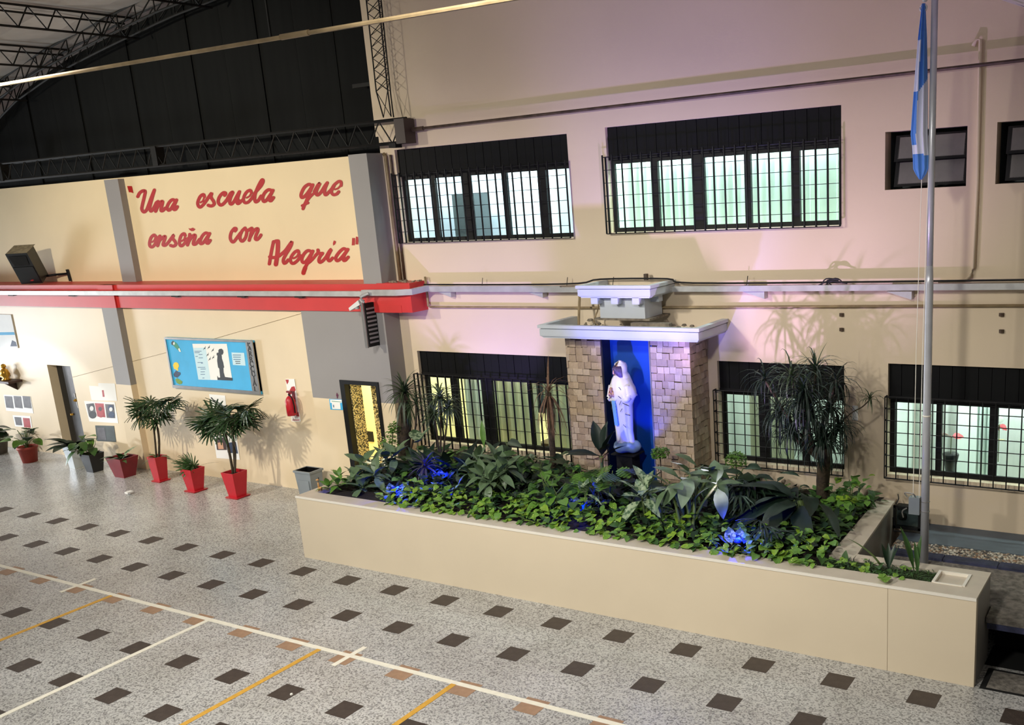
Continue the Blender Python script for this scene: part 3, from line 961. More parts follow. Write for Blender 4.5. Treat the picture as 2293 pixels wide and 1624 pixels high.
lt = thing('wall_lettering', 'red brush script motto painted across the cream upper wall', 'lettering', (2.4, YU - .006, 4.2))
H1, H2, H3 = 30, 29, 35
for s, p in [([], [[(118, 298), (205, 298), (232, 428), (185, 412), (150, 412)]]),
             ([[(312, 490), (345, 425), (400, 388), (445, 395), (432, 480), (395, 640), (385, 720), (420, 770), (465, 740), (505, 650), (560, 500), (612, 372)], [(612, 372), (570, 520), (530, 680), (548, 755), (590, 715), (640, 620)]], []),
             ([[(645, 605), (690, 580), (665, 680), (635, 758)], [(660, 700), (720, 600), (762, 582), (745, 670), (732, 738), (762, 748), (812, 700)]], []),
             ([[(995, 565), (940, 548), (880, 600), (842, 690), (872, 738), (915, 710), (970, 620), (1015, 552)], [(1015, 552), (972, 660), (966, 722), (1000, 720), (1030, 675)]], []),
             ([{'w': 17, 'p': [(1452, 598), (1496, 565), (1522, 492)]}, {'w': 29, 'p': [(1522, 492), (1503, 452), (1445, 490), (1402, 590), (1410, 655), (1447, 683), (1500, 640), (1560, 560)]}], []),
             ([[(1560, 560), (1620, 470), (1655, 432), (1642, 500), (1690, 580), (1698, 630), (1650, 662), (1592, 648)]], []),
             ([[(1890, 468), (1910, 432), (1870, 420), (1805, 480), (1772, 570), (1790, 625), (1830, 645), (1890, 600), (1950, 520)]], []),
             ([[(1940, 530), (2000, 430), (2040, 415), (2000, 500), (1982, 590), (2010, 628), (2060, 580), (2120, 470), (2160, 402)], [(2160, 402), (2130, 500), (2112, 590), (2140, 618), (2185, 570)]], [])]:
    letter('A', s, p, lt, H1)
for s in [[{'w': 26, 'p': [(48, 400), (20, 520), (50, 600), (110, 540)]}, {'w': 17, 'p': [(178, 512), (235, 478), (264, 412)]}, {'w': 28, 'p': [(264, 412), (243, 376), (188, 400), (138, 470), (120, 550), (150, 602), (210, 588), (280, 510)]}],
          [[(280, 510), (340, 410), (420, 320), (470, 240), (474, 188), (445, 202), (382, 320), (332, 450), (326, 550), (352, 588), (400, 550), (440, 480)]],
          [[(640, 382), (575, 367), (510, 420), (472, 500), (482, 570), (522, 572), (580, 500), (658, 378)], [(658, 378), (612, 470), (592, 548), (622, 566), (668, 508)]],
          [[(1360, 292), (1310, 268), (1232, 320), (1178, 420), (1168, 480), (1192, 508), (1250, 470), (1320, 380), (1383, 278)], [(1383, 278), (1332, 400), (1282, 530), (1232, 640), (1205, 710)], {'w': 24, 'p': [(1188, 655), (1240, 630), (1296, 605)]}, {'w': 24, 'p': [(1268, 580), (1340, 490), (1400, 430)]}],
          [[(1410, 400), (1470, 290), (1510, 252), (1462, 350), (1442, 430), (1470, 462), (1530, 410), (1600, 300), (1645, 240)], [(1645, 240), (1602, 350), (1597, 430), (1622, 458), (1680, 400)]],
          [{'w': 18, 'p': [(1785, 360), (1840, 340), (1892, 285)]}, {'w': 28, 'p': [(1680, 400), (1725, 350), (1770, 280), (1850, 216), (1895, 226), (1897, 290)]}, {'w': 29, 'p': [(1770, 290), (1722, 390), (1737, 440), (1772, 458), (1820, 440), (1853, 402)]}]]:
    letter('B', s, [], lt, H1)
for s, p in [([{'w': 17, 'p': [(572, 1318), (614, 1282), (634, 1214)]}, {'w': 28, 'p': [(634, 1214), (602, 1190), (550, 1240), (525, 1330), (532, 1388), (570, 1408), (620, 1360), (660, 1270), (705, 1215)]}], []),
             ([[(712, 1208), (700, 1290), (672, 1385)], [(690, 1310), (750, 1245), (800, 1215), (808, 1242), (777, 1330), (772, 1370), (810, 1376), (860, 1330)]], []),
             ([[(860, 1330), (920, 1250), (963, 1192), (947, 1250), (990, 1310), (1003, 1360), (960, 1392), (907, 1378)]], []),
             ([{'w': 17, 'p': [(1108, 1300), (1152, 1268), (1172, 1198)]}, {'w': 28, 'p': [(1172, 1198), (1150, 1164), (1100, 1200), (1070, 1290), (1075, 1368), (1110, 1387), (1160, 1340), (1210, 1255)]}], []),
             ([[(1255, 1178), (1240, 1290), (1215, 1372)], [(1240, 1305), (1300, 1215), (1348, 1190), (1352, 1232), (1322, 1320), (1327, 1358), (1370, 1348), (1430, 1270)]], [[(1232, 1065), (1270, 1072), (1310, 1055), (1360, 1083), (1325, 1118), (1285, 1118), (1250, 1095)]]),
             ([[(1600, 1172), (1545, 1152), (1482, 1210), (1442, 1310), (1462, 1348), (1510, 1320), (1570, 1230), (1618, 1162)], [(1618, 1162), (1572, 1260), (1562, 1328), (1592, 1337), (1628, 1287)]], []),
             ([[(2080, 1115), (2100, 1082), (2070, 1068), (2012, 1140), (1992, 1240), (2022, 1308), (2060, 1308), (2120, 1230), (2180, 1150)]], [])]:
    letter('A', s, p, lt, H2)
for s in [[[(150, 1062), (92, 1120), (57, 1220), (72, 1288), (110, 1298), (160, 1230), (180, 1130), (150, 1067)]],
          [[(200, 1110), (240, 1082), (278, 1068), (260, 1150), (225, 1287)], [(240, 1235), (310, 1112), (373, 1072), (383, 1110), (347, 1200), (337, 1258), (370, 1272), (420, 1220), (438, 1188)]]]:
    letter('B', s, [], lt, H2)
for s, p in [([[(308, 300), (270, 470), (240, 640), (218, 775)], [(302, 312), (360, 286), (408, 284)], {'w': 46, 'p': [(400, 295), (400, 450), (385, 600), (358, 785)]}, [(225, 625), (300, 640), (400, 620), (470, 570)]], []),
             ([[(470, 570), (560, 490), (640, 380), (695, 308), (690, 360), (640, 460), (560, 590), (517, 690), (532, 758), (570, 748), (620, 690)]], []),
             ([{'w': 22, 'p': [(735, 655), (800, 622), (850, 545)]}, {'w': 34, 'p': [(850, 545), (830, 493), (765, 522), (700, 600), (668, 690), (702, 762), (760, 752), (830, 690), (890, 600)]}], []),
             ([[(1115, 510), (1040, 492), (962, 560), (912, 670), (932, 738), (980, 738), (1050, 660), (1148, 502)], [(1148, 502), (1090, 640), (1040, 750), (972, 870), (945, 940)], {'w': 45, 'p': [(985, 860), (958, 930), (948, 970)]}, {'w': 30, 'p': [(1040, 765), (1130, 690), (1210, 590)]}], []),
             ([[(1200, 600), (1262, 530), (1258, 478)], [(1258, 478), (1275, 545), (1355, 550)], [(1355, 550), (1300, 622), (1277, 700), (1302, 742), (1370, 700), (1430, 630)]], []),
             ([[(1430, 630), (1500, 510), (1540, 470), (1482, 590), (1472, 680), (1510, 708), (1570, 650)]], [[(1600, 272), (1640, 290), (1640, 325), (1620, 360), (1582, 382), (1580, 330)]]),
             ([[(1860, 470), (1805, 450), (1722, 515), (1642, 630), (1652, 698), (1700, 698), (1780, 620), (1898, 465)], [(1898, 465), (1822, 590), (1802, 688), (1840, 698), (1905, 630)]], []),
             ([], [[(1992, 218), (2055, 222), (2045, 375), (1982, 378)]]), ([], [[(2072, 190), (2130, 200), (2120, 360), (2062, 358)]])]:
    letter('C', s, p, lt, H3)

# ------------------------------------------------------------------ notice board
bd = thing('notice_board', 'wide sky blue notice board with aluminium frame and a child silhouette poster', 'notice board', (1.87, YL, 1.8))
BX0, BX1, BZ0, BZ1 = 0.58, 3.17, 1.81, 2.83
yb_ = YL - .045
MB().box((BX0, yb_, BZ0), (BX1, YL - .002, BZ1)).build('backboard', MT['boardblue'], bd)
MB().box((BX0, yb_ - .02, BZ1 - .035), (BX1, yb_, BZ1)).box((BX0, yb_ - .02, BZ0), (BX1, yb_, BZ0 + .06)).box((BX0, yb_ - .02, BZ0 + .06), (BX0 + .04, yb_, BZ1 - .035)).box((BX1 - .05, yb_ - .02, BZ0 + .06), (BX1, YL - .002, BZ1 - .035)).build('frame', MT['alu'], bd)
BO = (360, 745, 240 / 2293)
_d = 0


def flat(name, parent, pts, mat, y=None, th=0.002, o=None):
    o = o or BO
    P = [on_y(o[0] + a * o[2], o[1] + b * o[2], y) for a, b in pts]
    if (P[1] - P[0]).cross(P[2] - P[0]).y > 0: pass
    return MB().prism(P, (0, th, 0)).build(name, MT[mat], parent)


y1_ = yb_ - .003
ps = flat('side_strip', bd, [(1800, 175), (1950, 155), (2120, 1290), (1955, 1240)], 'alu', y1_)
po = flat('poster', bd, [(675, 240), (1412, 240), (1530, 1025), (805, 1005)], 'paper', y1_)
flat('poster_margin', po, [(690, 330), (960, 320), (1065, 1010), (805, 1003)], 'papertint', y1_ - .001)
flat('child_silhouette', po, [(1195, 435), (1235, 425), (1230, 380), (1255, 350), (1300, 345), (1335, 380), (1340, 430), (1322, 475), (1300, 472), (1308, 560), (1335, 640), (1355, 745), (1340, 760), (1345, 850), (1372, 950), (1530, 970), (1532, 1028), (1215, 1015), (1207, 925), (1235, 965), (1270, 960), (1250, 770), (1225, 745), (1205, 600), (1212, 490), (1195, 485)], 'ink', y1_ - .002)
for bx, by in ((930, 330), (1020, 310), (1105, 370), (995, 470), (1040, 560), (1115, 525)):
    flat('bird', po, [(bx - 24, by + 48), (bx - 6, by + 2), (bx + 12, by - 10), (bx + 28, by - 46), (bx + 22, by + 2), (bx + 24, by + 18), (bx + 4, by + 16)], 'ink', y1_ - .002)
for i, (lx, ly, lw) in enumerate(((720, 400, 150), (720, 430, 110), (810, 470, 80), (740, 510, 50), (810, 540, 90), (785, 640, 110), (860, 655, 40), (790, 745, 160), (850, 780, 110), (850, 840, 90), (850, 895, 95), (890, 970, 40))):
    flat('text_line', po, [(lx, ly - 5), (lx + lw, ly - 7), (lx + lw + 2, ly + 5), (lx + 2, ly + 7)], 'inkblue', y1_ - .002)
nt_ = flat('note', bd, [(1512, 425), (1782, 435), (1815, 708), (1545, 692)], 'papertint', y1_)
for ly, a, b in ((480, 1540, 1715), (525, 1548, 1710), (572, 1555, 1712), (617, 1592, 1700), (658, 1602, 1702)):
    flat('text_line', nt_, [(a, ly - 8), (b, ly - 6), (b, ly + 8), (a, ly + 7)], 'inkblue' if ly < 580 else 'ink', y1_ - .001)
pn = flat('parrot_cutout', bd, [(225, 215), (262, 178), (300, 200), (345, 235), (415, 350), (432, 415), (400, 412), (350, 360), (270, 280), (225, 255)], 'teal', y1_)
flat('parrot_head', pn, [(222, 215), (255, 176), (280, 190), (262, 225), (272, 270), (235, 262)], 'ink', y1_ - .001)
flat('parrot_face', pn, [(265, 215), (290, 200), (302, 240), (285, 265), (262, 255)], 'paper', y1_ - .0015)
flat('parrot_tail', pn, [(370, 350), (400, 330), (432, 412), (395, 408)], 'paper', y1_ - .001)
flat('yellow_cutout', bd, [(262, 700), (285, 645), (330, 632), (375, 660), (390, 720), (365, 775), (380, 810), (345, 815), (325, 790), (285, 775)], 'yellow', y1_)
flat('navy_cutout', bd, [(270, 890), (310, 830), (330, 810), (375, 845), (415, 850), (425, 890), (390, 930), (350, 965), (290, 945)], 'navy', y1_)
flat('green_cutout', bd, [(310, 1000), (350, 975), (410, 1010), (465, 1050), (450, 1095), (400, 1110), (340, 1075)], 'greenpaper', y1_)
for ch, (cx_, cy_) in zip('PARROQUIAL', ((1875, 245), (1897, 350), (1912, 462), (1925, 580), (1947, 680), (1965, 785), (1978, 890), (1992, 1000), (2005, 1095), (2020, 1215))):
    fc = bpy.data.curves.new('letter', 'FONT')
    fc.body = ch
    fc.align_x = 'CENTER'; fc.align_y = 'CENTER'
    fc.size = 0.145
    fc.extrude = 0.001
    to = bpy.data.objects.new('tmp', fc)
    col.objects.link(to)
    me = bpy.data.meshes.new_from_object(to.evaluated_get(bpy.context.evaluated_depsgraph_get()))
    bpy.data.objects.remove(to)
    me.materials.clear(); me.materials.append(MT['ink'])
    p = on_y(BO[0] + cx_ * BO[2], BO[1] + cy_ * BO[2], y1_ - .004)
    q = inst(me, 'letter', ps, M.Translation(p) @ M.Rotation(PI / 2, 4, 'X') @ M.Diagonal((1.15, 1, 1, 1)))

# ------------------------------------------------------------------ papers, pictures and the shelf on the left wall
yq = YL - .006


def poster(name, label, pts, mat='paper', group=None, y=yq, th=0.004, cat='poster'):
    P = [on_y(a, b, y) for a, b in pts]
    return MB().prism(P, (0, th, 0)).build(name, MT[mat], None, False, label, cat, group)


def photo(parent, pts, mat, nm='photo', y=yq - .002):
    P = [on_y(a, b, y) for a, b in pts]
    return MB().prism(P, (0, .002, 0)).build(nm, MT[mat], parent)


p = poster('poster', 'white poster with three portrait photographs left of the dark pilaster base', [(188, 898), (257, 901), (265, 948), (200, 944)])
photo(p, [(193, 905), (210, 903), (216, 932), (199, 932)], 'photo'); photo(p, [(212, 903), (232, 904), (236, 935), (218, 933)], 'photored'); photo(p, [(235, 905), (255, 906), (258, 937), (239, 936)], 'photo')
def portrait(parent, cx, cy, r, skin='skin', hair='ink'):
    for nm, k, dy, mk, dd in (('portrait_hair', 1.25, -.25, hair, .0042), ('portrait_face', .8, .15, skin, .0052), ('portrait_shoulders', 1.5, 2.2, hair, .0046)):
        P = [on_y(cx + r * k * .8 * math.cos(2 * PI * j / 12) + (cy + r * dy - cy) * .15, cy + r * dy + r * k * (1 if nm != 'portrait_shoulders' else .8) * math.sin(2 * PI * j / 12), YL - .006 - dd) for j in range(12)]
        MB().face(P).build(nm, MT[mk], parent)


portrait(p, 205, 914, 7, 'white', 'ink'); portrait(p, 224, 915, 6, 'brown', 'photored'); portrait(p, 248, 916, 6, 'white', 'navy')
p = poster('poster', 'white sheet with a red mark pinned above the three portraits', [(199, 864), (220, 865), (220, 858), (257, 859), (262, 898), (205, 897)])
photo(p, [(228, 874), (232, 874), (234, 889), (230, 889)], 'photored', 'red_mark')
p = poster('poster', 'dark green photograph low on the wall behind the potted plants', [(213, 953), (255, 954), (260, 990), (217, 988)], 'photogreen')
photo(p, [(217, 958), (234, 958), (238, 985), (220, 985)], 'photo')
p = poster('poster', 'faded pale poster of three pictures beside the shelf', [(8, 884), (68, 888), (75, 926), (14, 920)])
for a in (10, 30, 50): photo(p, [(a, 887), (a + 17, 888), (a + 21, 915), (a + 4, 913)], 'photo')
p = poster('poster', 'small poster with a black and a red photograph above the terracotta pot', [(28, 930), (68, 932), (72, 958), (34, 955)])
photo(p, [(32, 934), (47, 935), (50, 953), (36, 952)], 'photo'); photo(p, [(51, 936), (66, 937), (69, 958), (54, 957)], 'photored')
p = poster('poster', 'white notice with a drawn line under the blue board', [(468, 883), (504, 886), (507, 917), (474, 914)])
photo(p, [(471, 890), (474, 890), (486, 904), (484, 906)], 'ink', 'drawn_line')
p = poster('poster', 'portrait photograph of a dark-haired person behind the largest red palm pot', [(478, 975), (530, 976), (537, 1030), (485, 1026)])
photo(p, [(482, 982), (504, 979), (508, 1008), (486, 1008)], 'brown', 'portrait_hair')
photo(p, [(487, 992), (498, 990), (501, 1006), (489, 1006)], 'skin', 'portrait_face', yq - .004)
photo(p, [(506, 992), (528, 990), (533, 1016), (510, 1014)], 'navy')
p = poster('picture', 'bright framed picture with a blue band at the left edge of the wall', [(-60, 702), (24, 705), (40, 780), (-60, 776)], 'white', None, YL - .025, .02, 'picture')
photo(p, [(-60, 745), (31, 744), (33, 750), (-60, 752)], 'boardblue', 'blue_band', YL - .028)
photo(p, [(27, 762), (35, 766), (38, 776), (23, 776)], 'navy', 'blue_corner', YL - .028)
sh = thing('wall_shelf', 'dark wooden wall shelf carrying golden figures at far left', 'shelf', (-5.6, YL - .15, 1.66))
MB().box((-7.2, YL - .32, 1.66), (-5.0, YL - .004, 1.71)).build('shelf_board', MT['brown'], sh)
MB().prism([(-5.3, YL - .004, 1.66), (-5.3, YL - .28, 1.66), (-5.3, YL - .004, 1.45)], (.03, 0, 0)).build('shelf_bracket', MT['brown'], sh)


def figurine(label, x, h, mat, seed):
    t = thing('figurine', label, 'figurine', (x, YL - .17, 1.711), 'golden figures on the shelf')
    m = MB().lathe([(.09, 0), (.10, .02), (.06, .05), (.11, h * .35), (.08, h * .6), (.03, h * .75)], (x, YL - .17, 1.711), 12)
    m.build('figure_body', MT[mat], t, True)
    MB().lathe([(.0, h * .72), (.05, h * .77), (.06, h * .85), (.04, h * .96), (0, h)], (x, YL - .17, 1.711), 10).build('figure_head', MT[mat], t, True)


figurine('yellow gold figure at the right end of the wall shelf', -5.35, .38, 'gold', 1)
figurine('dark brown figure at the cropped left end of the wall shelf', -5.75, .30, 'brown', 2)

# ------------------------------------------------------------------ loudspeaker
spk = thing('loudspeaker', 'black loudspeaker tilted down from a wall bracket above the red beam', 'loudspeaker', (-4.35, 3.2, 3.95))
c = on_y(64, 592, 3.08)
mt = M.Translation(c) @ M.Rotation(0.45, 4, 'Z') @ M.Rotation(0.45, 4, 'X')
hw, hd, hh = .25, .19, .37
cab = MB().hexa([(-hw, -hd, -hh), (hw, -hd, -hh), (hw * .7, hd, -hh), (-hw * .7, hd, -hh), (-hw, -hd, hh), (hw, -hd, hh), (hw * .7, hd, hh), (-hw * .7, hd, hh)], 0, mt).build('cabinet', MT['blackpot'], spk)
MB().box((-hw + .02, -hd - .015, -hh + .03), (hw - .02, -hd, hh * .12), 0, mt).build('grille', MT['speaker'], spk)
m_ = MB().hexa([(-.17, -hd - .012, .08), (.17, -hd - .012, .08), (.08, -hd, .22), (-.08, -hd, .22), (-.2, -hd - .012, .31), (.2, -hd - .012, .31), (.09, -hd, .25), (-.09, -hd, .25)], 0, mt)
m_.build('horn', MT['steel'], spk)
MB().box((-hw + .01, -hd + .01, hh), (hw - .01, hd - .01, hh + .006), 0, mt).build('dusty_top', MT['dust'], spk)
MB().prism([mt @ V(q) for q in ((-.01, -hd - .018, -.29), (.06, -hd - .018, -.26), (.10, -hd - .018, -.275), (.05, -hd - .018, -.30))], (0, .003, 0)).build('red_badge', MT['letter'], spk)
e = mt @ V((.1, .1, -hh))
MB().tube([e, (e.x + .25, e.y + .15, e.z + .02), (c.x + .52, YU - .05, e.z + .03)], .025, 6).tube([(c.x + .52, YU - .04, e.z + .12), (c.x + .56, YU - .04, 3.885)], .03, 6).build('bracket', MT['blackmetal'], spk)

# ------------------------------------------------------------------ ribbed wall fitting, camera, extinguisher, sign, bin
f0, f1 = on_y(806, 680, 2.72), on_y(827, 778, 2.72)
xm = (f0.x + f1.x) / 2
ft = thing('wall_fitting', 'tall grey ribbed fitting hanging edgewise under the red beam', 'light fitting', (xm, 2.85, f1.z))
MB().box((xm, 2.735, f1.z), (xm + .05, YG - .002, f0.z)).build('housing', MT['steel'], ft)
MB().box((xm - .025, 2.70, f1.z - .01), (xm + .03, 2.735, f0.z + .02)).build('front_strip', MT['alu'], ft)
for k in range(9):
    z = f1.z + .06 + k * (f0.z - f1.z - .1) / 9
    MB().box((xm + .05, 2.75, z), (xm + .06, YG - .02, z + .03)).build('rib', MT['gray'], ft)
MB().tube(catmull([(xm + .02, 2.74, f0.z), (xm - .02, 2.73, f0.z + .1), (xm + .1, 2.8, f0.z + .16)], 4), .03, 6).build('supply_cable', MT['tray'], ft)
cp = on_y(797, 684, 2.70)
cm = thing('security_camera', 'small white wedge shaped security camera under the red beam', 'camera', cp)
mt = M.Translation(cp) @ M.Rotation(0.25, 4, 'Z') @ M.Rotation(-0.3, 4, 'Y')
MB().hexa([(-.12, -.05, -.05), (.10, -.05, -.02), (.10, .05, -.02), (-.12, .05, -.05), (-.12, -.05, .0), (.10, -.05, .06), (.10, .05, .06), (-.12, .05, .0)], 0, mt).build('camera_body', MT['white'], cm)
MB().lathe([(.04, -.03), (.045, 0), (.03, .02)], (0, 0, 0), 10).build('lens_dome', MT['tray'], cm).location = V((.02, 0, -.06))
MB().tube([cp + V((.1, 0, .02)), (xm, 2.78, cp.z + .08)], .015, 5).build('camera_arm', MT['tray'], cm)

ex = thing('fire_extinguisher', 'red fire extinguisher hanging on the cream wall left of the grey block', 'fire extinguisher', (3.95, YL - .1, 1.4))
pnl = poster('extinguisher_sign', 'white and red striped backing sign behind the fire extinguisher', [(639, 849), (659, 849), (673, 944), (653, 944)], 'paper', None, YL - .012, .008, 'sign')
EO = (620, 830, 160 / 1999)
for pts in ([(240, 255), (328, 255), (325, 320), (285, 388)], [(410, 455), (490, 440), (525, 550), (450, 640), (370, 670), (335, 590)], [(265, 1140), (330, 1145), (500, 1270), (295, 1278), (315, 1220)], [(555, 1195), (600, 1155), (625, 1285), (540, 1285)]):
    P = [on_y(EO[0] + a * EO[2], EO[1] + b * EO[2], YL - .014) for a, b in pts]
    MB().prism(P, (0, .002, 0)).build('red_stripe', MT['letter'], pnl)
P = [on_y(EO[0] + a * EO[2], EO[1] + b * EO[2], YL - .014) for a, b in ((430, 1375), (625, 1375), (628, 1398), (433, 1398))]
MB().prism(P, (0, .002, 0)).build('text_line', MT['photored'], pnl)
ec = on_y(650, 900, YL - .12); et = on_y(646, 890, YL - .12).z; eb = on_y(655, 930, YL - .12).z
MB().lathe([(.0, eb), (.085, eb), (.09, eb + .02), (.09, et - .06), (.06, et), (.025, et + .03)], (ec.x, YL - .12, 0), 16).build('cylinder', MT['redpot'], ex, True)
MB().lathe([(.02, et + .02), (.025, et + .05), (.015, et + .1)], (ec.x, YL - .12, 0), 8).build('valve', MT['darkred'], ex)
MB().box((ec.x - .05, YL - .14, et + .09), (ec.x + .06, YL - .1, et + .12)).build('lever', MT['darkred'], ex)
MB().tube(catmull([(ec.x, YL - .14, et + .06), (ec.x + .09, YL - .15, et), (ec.x + .11, YL - .14, eb + .2), (ec.x + .1, YL - .13, eb + .05)], 4), .012, 6).build('hose', MT['blackmetal'], ex)
MB().box((ec.x - .03, YL - .035, et - .1), (ec.x + .03, YL - .018, et + .1)).build('hook', MT['darkred'], ex)

sg = poster('door_sign', 'small sky blue restroom sign beside the black door frame', [(737, 894), (767, 895), (769, 918.5), (740, 917.5)], 'boardblue', None, YG - .008, .006, 'sign')
for pts, mk in (([(1490, 815), (1815, 820), (1812, 905), (1495, 905)], 'paper'), ([(1535, 905), (1765, 905), (1785, 1085), (1550, 1075)], 'paper'), ([(1565, 960), (1595, 962), (1602, 1032), (1578, 1032)], 'inkblue'), ([(1520, 850), (1795, 872), (1795, 885), (1540, 868)], 'teal')):
    P = [on_y(EO[0] + a * EO[2], EO[1] + b * EO[2], YG - (.010 if mk == 'paper' else .012)) for a, b in pts]
    MB().prism(P, (0, .0015, 0)).build('printed_patch', MT[mk], sg)
P = [on_y(EO[0] + a * EO[2], EO[1] + b * EO[2], YG - .006) for a, b in ((1675, 620), (1690, 650), (1715, 690), (1705, 740), (1700, 780), (1680, 780), (1672, 730), (1655, 690))]
MB().prism(P, (0, .004, 0)).build('door_sticker', pm('plum', (92, 20, 60), 0.5), None, False, 'tiny plum figure sticker above the blue restroom sign', 'sticker')

q0 = on_z(725, 1118, 0.0)
bx, by = 4.50, 2.58
bn = thing('waste_bin', 'grey plastic waste bin with a black bag beside the planter', 'bin', (bx, by, 0))


def taper(m, cx_, cy_, z0, z1, w0, d0, w1_, d1_, mi=0):
    return m.hexa([(cx_ - w0, cy_ - d0, z0), (cx_ + w0, cy_ - d0, z0), (cx_ + w0, cy_ + d0, z0), (cx_ - w0, cy_ + d0, z0), (cx_ - w1_, cy_ - d1_, z1), (cx_ + w1_, cy_ - d1_, z1), (cx_ + w1_, cy_ + d1_, z1), (cx_ - w1_, cy_ + d1_, z1)], mi)


def hollow(m, cx_, cy_, z0, z1, w0, d0, w1_, d1_, t, zin):
    """open tapered square vessel"""
    def ring(w, d_, z): return [(cx_ - w, cy_ - d_, z), (cx_ + w, cy_ - d_, z), (cx_ + w, cy_ + d_, z), (cx_ - w, cy_ + d_, z)]
    k = (zin - z0) / (z1 - z0)
    return m.rings([ring(w0, d0, z0), ring(w1_, d1_, z1), ring(w1_ - t, d1_ - t, z1), ring(w0 + (w1_ - w0) * k - t, d0 + (d1_ - d0) * k - t, zin)])


BW, BD, BH = .20, .15, .56
q0 = on_z(690, 1053, BH)
bx, by = q0.x, q0.y
bn.location = (bx, by, 0)
hollow(MB(), bx, by, 0, BH, BW * .8, BD * .8, BW, BD, .015, .1).build('bin_body', MT['binplastic'], bn)
m_ = MB()
for a, b in (((bx - BW - .015, by - BD - .015, BH - .02), (bx + BW + .015, by - BD + .01, BH + .015)), ((bx - BW - .015, by + BD - .01, BH - .02), (bx + BW + .015, by + BD + .015, BH + .015)), ((bx - BW - .015, by - BD + .01, BH - .02), (bx - BW + .01, by + BD - .01, BH + .015)), ((bx + BW - .01, by - BD + .01, BH - .02), (bx + BW + .015, by + BD - .01, BH + .015))): m_.box(a, b)
m_.build('rim', MT['binplastic'], bn)
MB().box((bx - BW * .7, by - BD - .002, BH * .25), (bx + BW * .7, by - BD + .03, BH * .72)).build('front_panel', MT['binplastic'], bn)
hollow(MB(), bx, by, .2, BH + .012, BW * .86, BD * .86, BW - .012, BD - .012, .01, .3).build('bag', MT['bag'], bn)
lp = on_z(290, 1106, 0)
MB().box((lp.x - .06, lp.y - .02, 0.003), (lp.x + .05, lp.y + .02, .05)).box((lp.x - .01, lp.y - .09, .03), (lp.x + .09, lp.y + .03, .06)).build('crumpled_paper', MT['paper'], None, False, 'crumpled white paper scrap on the floor before the red pots', 'litter')
lp = on_z(653, 1557, 0)
MB().lathe([(.0, .004), (.018, .006), (.014, .02), (0, .024)], (lp.x, lp.y, 0), 8).build('sweet_wrapper', MT['petalwhite'], None, False, 'tiny white wrapper lying on a dark floor tile', 'litter')
# ------------------------------------------------------------------ planter
PX0, PX1, PY0 = 6.77, 16.607, 0.4545
pl = thing('planter', 'long cream masonry planter bed in front of the shrine wall', 'planter', (11.5, .45, 0))
jx = on_y(1987, 1430, PY0).x
for a, b in ((PX0, jx - .002), (jx + .002, PX1)):
    MB().box((a, PY0, 0.0), (b, PY0 + .08, ZT - .03)).build('front_panel', MT['panel'], pl)
MB().box((PX0, PY0 + .08, 0), (PX0 + .18, 3.32, ZT - .03)).build('left_wall', MT['panel'], pl)
MB().box((PX0 - .006, PY0 - .008, ZT - .03), (PX1, PY0 + .006, ZT + .002)).build('edge_trim', MT['trimwhite'], pl)
YI = 0.71
MB().box((PX0, PY0 + .006, ZT - .03), (16.13, YI, ZT)).build('front_ledge', MT['ledge'], pl)
MB().box((PX0, YI, ZT - .03), (PX0 + .19, 3.32, ZT)).build('left_ledge', MT['ledge'], pl)
q1, q2, q3, q4 = (14.87, 1.045), (15.16, 1.045), (15.01, 3.315), (14.78, 3.315)
MB().hexa([(*q1, ZT - .03), (*q2, ZT - .03), (*q3, ZT - .03), (*q4, ZT - .03), (*q1, ZT), (*q2, ZT), (*q3, ZT), (*q4, ZT)]).build('side_ledge', MT['ledge'], pl)
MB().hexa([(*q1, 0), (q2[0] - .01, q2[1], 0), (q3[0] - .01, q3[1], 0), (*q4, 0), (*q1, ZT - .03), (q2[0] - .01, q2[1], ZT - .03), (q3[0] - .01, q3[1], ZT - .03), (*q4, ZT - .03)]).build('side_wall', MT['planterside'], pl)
MB().box((15.15, 1.045, ZT - .03), (PX1, 1.20, ZT)).build('back_ledge', MT['ledge'], pl)
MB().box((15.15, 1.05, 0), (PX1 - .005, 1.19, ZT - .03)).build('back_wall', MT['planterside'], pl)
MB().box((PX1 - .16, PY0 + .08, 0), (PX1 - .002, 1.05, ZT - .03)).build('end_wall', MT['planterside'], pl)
MB().box((16.43, PY0 + .006, ZT - .03), (PX1, 1.045, ZT)).box((16.13, PY0 + .006, ZT - .03), (16.43, YI, ZT)).build('end_ledge', MT['ledge'], pl)
MB().box((16.10, YI + .005, ZT - .06), (16.425, 1.04, ZT - .025)).build('tray', MT['ledge'], pl)
m_ = MB().box((16.41, YI, ZT - .03), (16.44, 1.045, ZT + .012)).box((16.10, YI, ZT - .08), (16.13, 1.045, ZT + .012)).box((16.13, 1.03, ZT - .03), (16.41, 1.05, ZT + .010)).box((16.13, YI - .01, ZT - .03), (16.41, YI + .01, ZT + .010))
m_.build('tray_rim', MT['trimwhite'], pl)


def ground(x0, x1, y0, y1, nx, ny, zf):
    m = MB()
    g = [[V((x0 + (x1 - x0) * i / nx, y0 + (y1 - y0) * j / ny, zf(x0 + (x1 - x0) * i / nx, y0 + (y1 - y0) * j / ny))) for i in range(nx + 1)] for j in range(ny + 1)]
    return m.grid(g)


def soilz(x, y):
    return 0.93 + 0.02 * math.sin(x * 7.1) * math.sin(y * 9.3) + rnd(-.012, .012) + max(0, (y - 1.2)) * 0.02


ground(PX0 + .18, 14.85, PY0 + .08, 3.32, 70, 26, soilz).build('soil', MT['soil'], pl, True)
ground(14.84, 16.11, PY0 + .08, 1.05, 20, 6, lambda x, y: 0.945 + rnd(-.02, .02)).build('moss_soil', MT['moss'], pl, True)

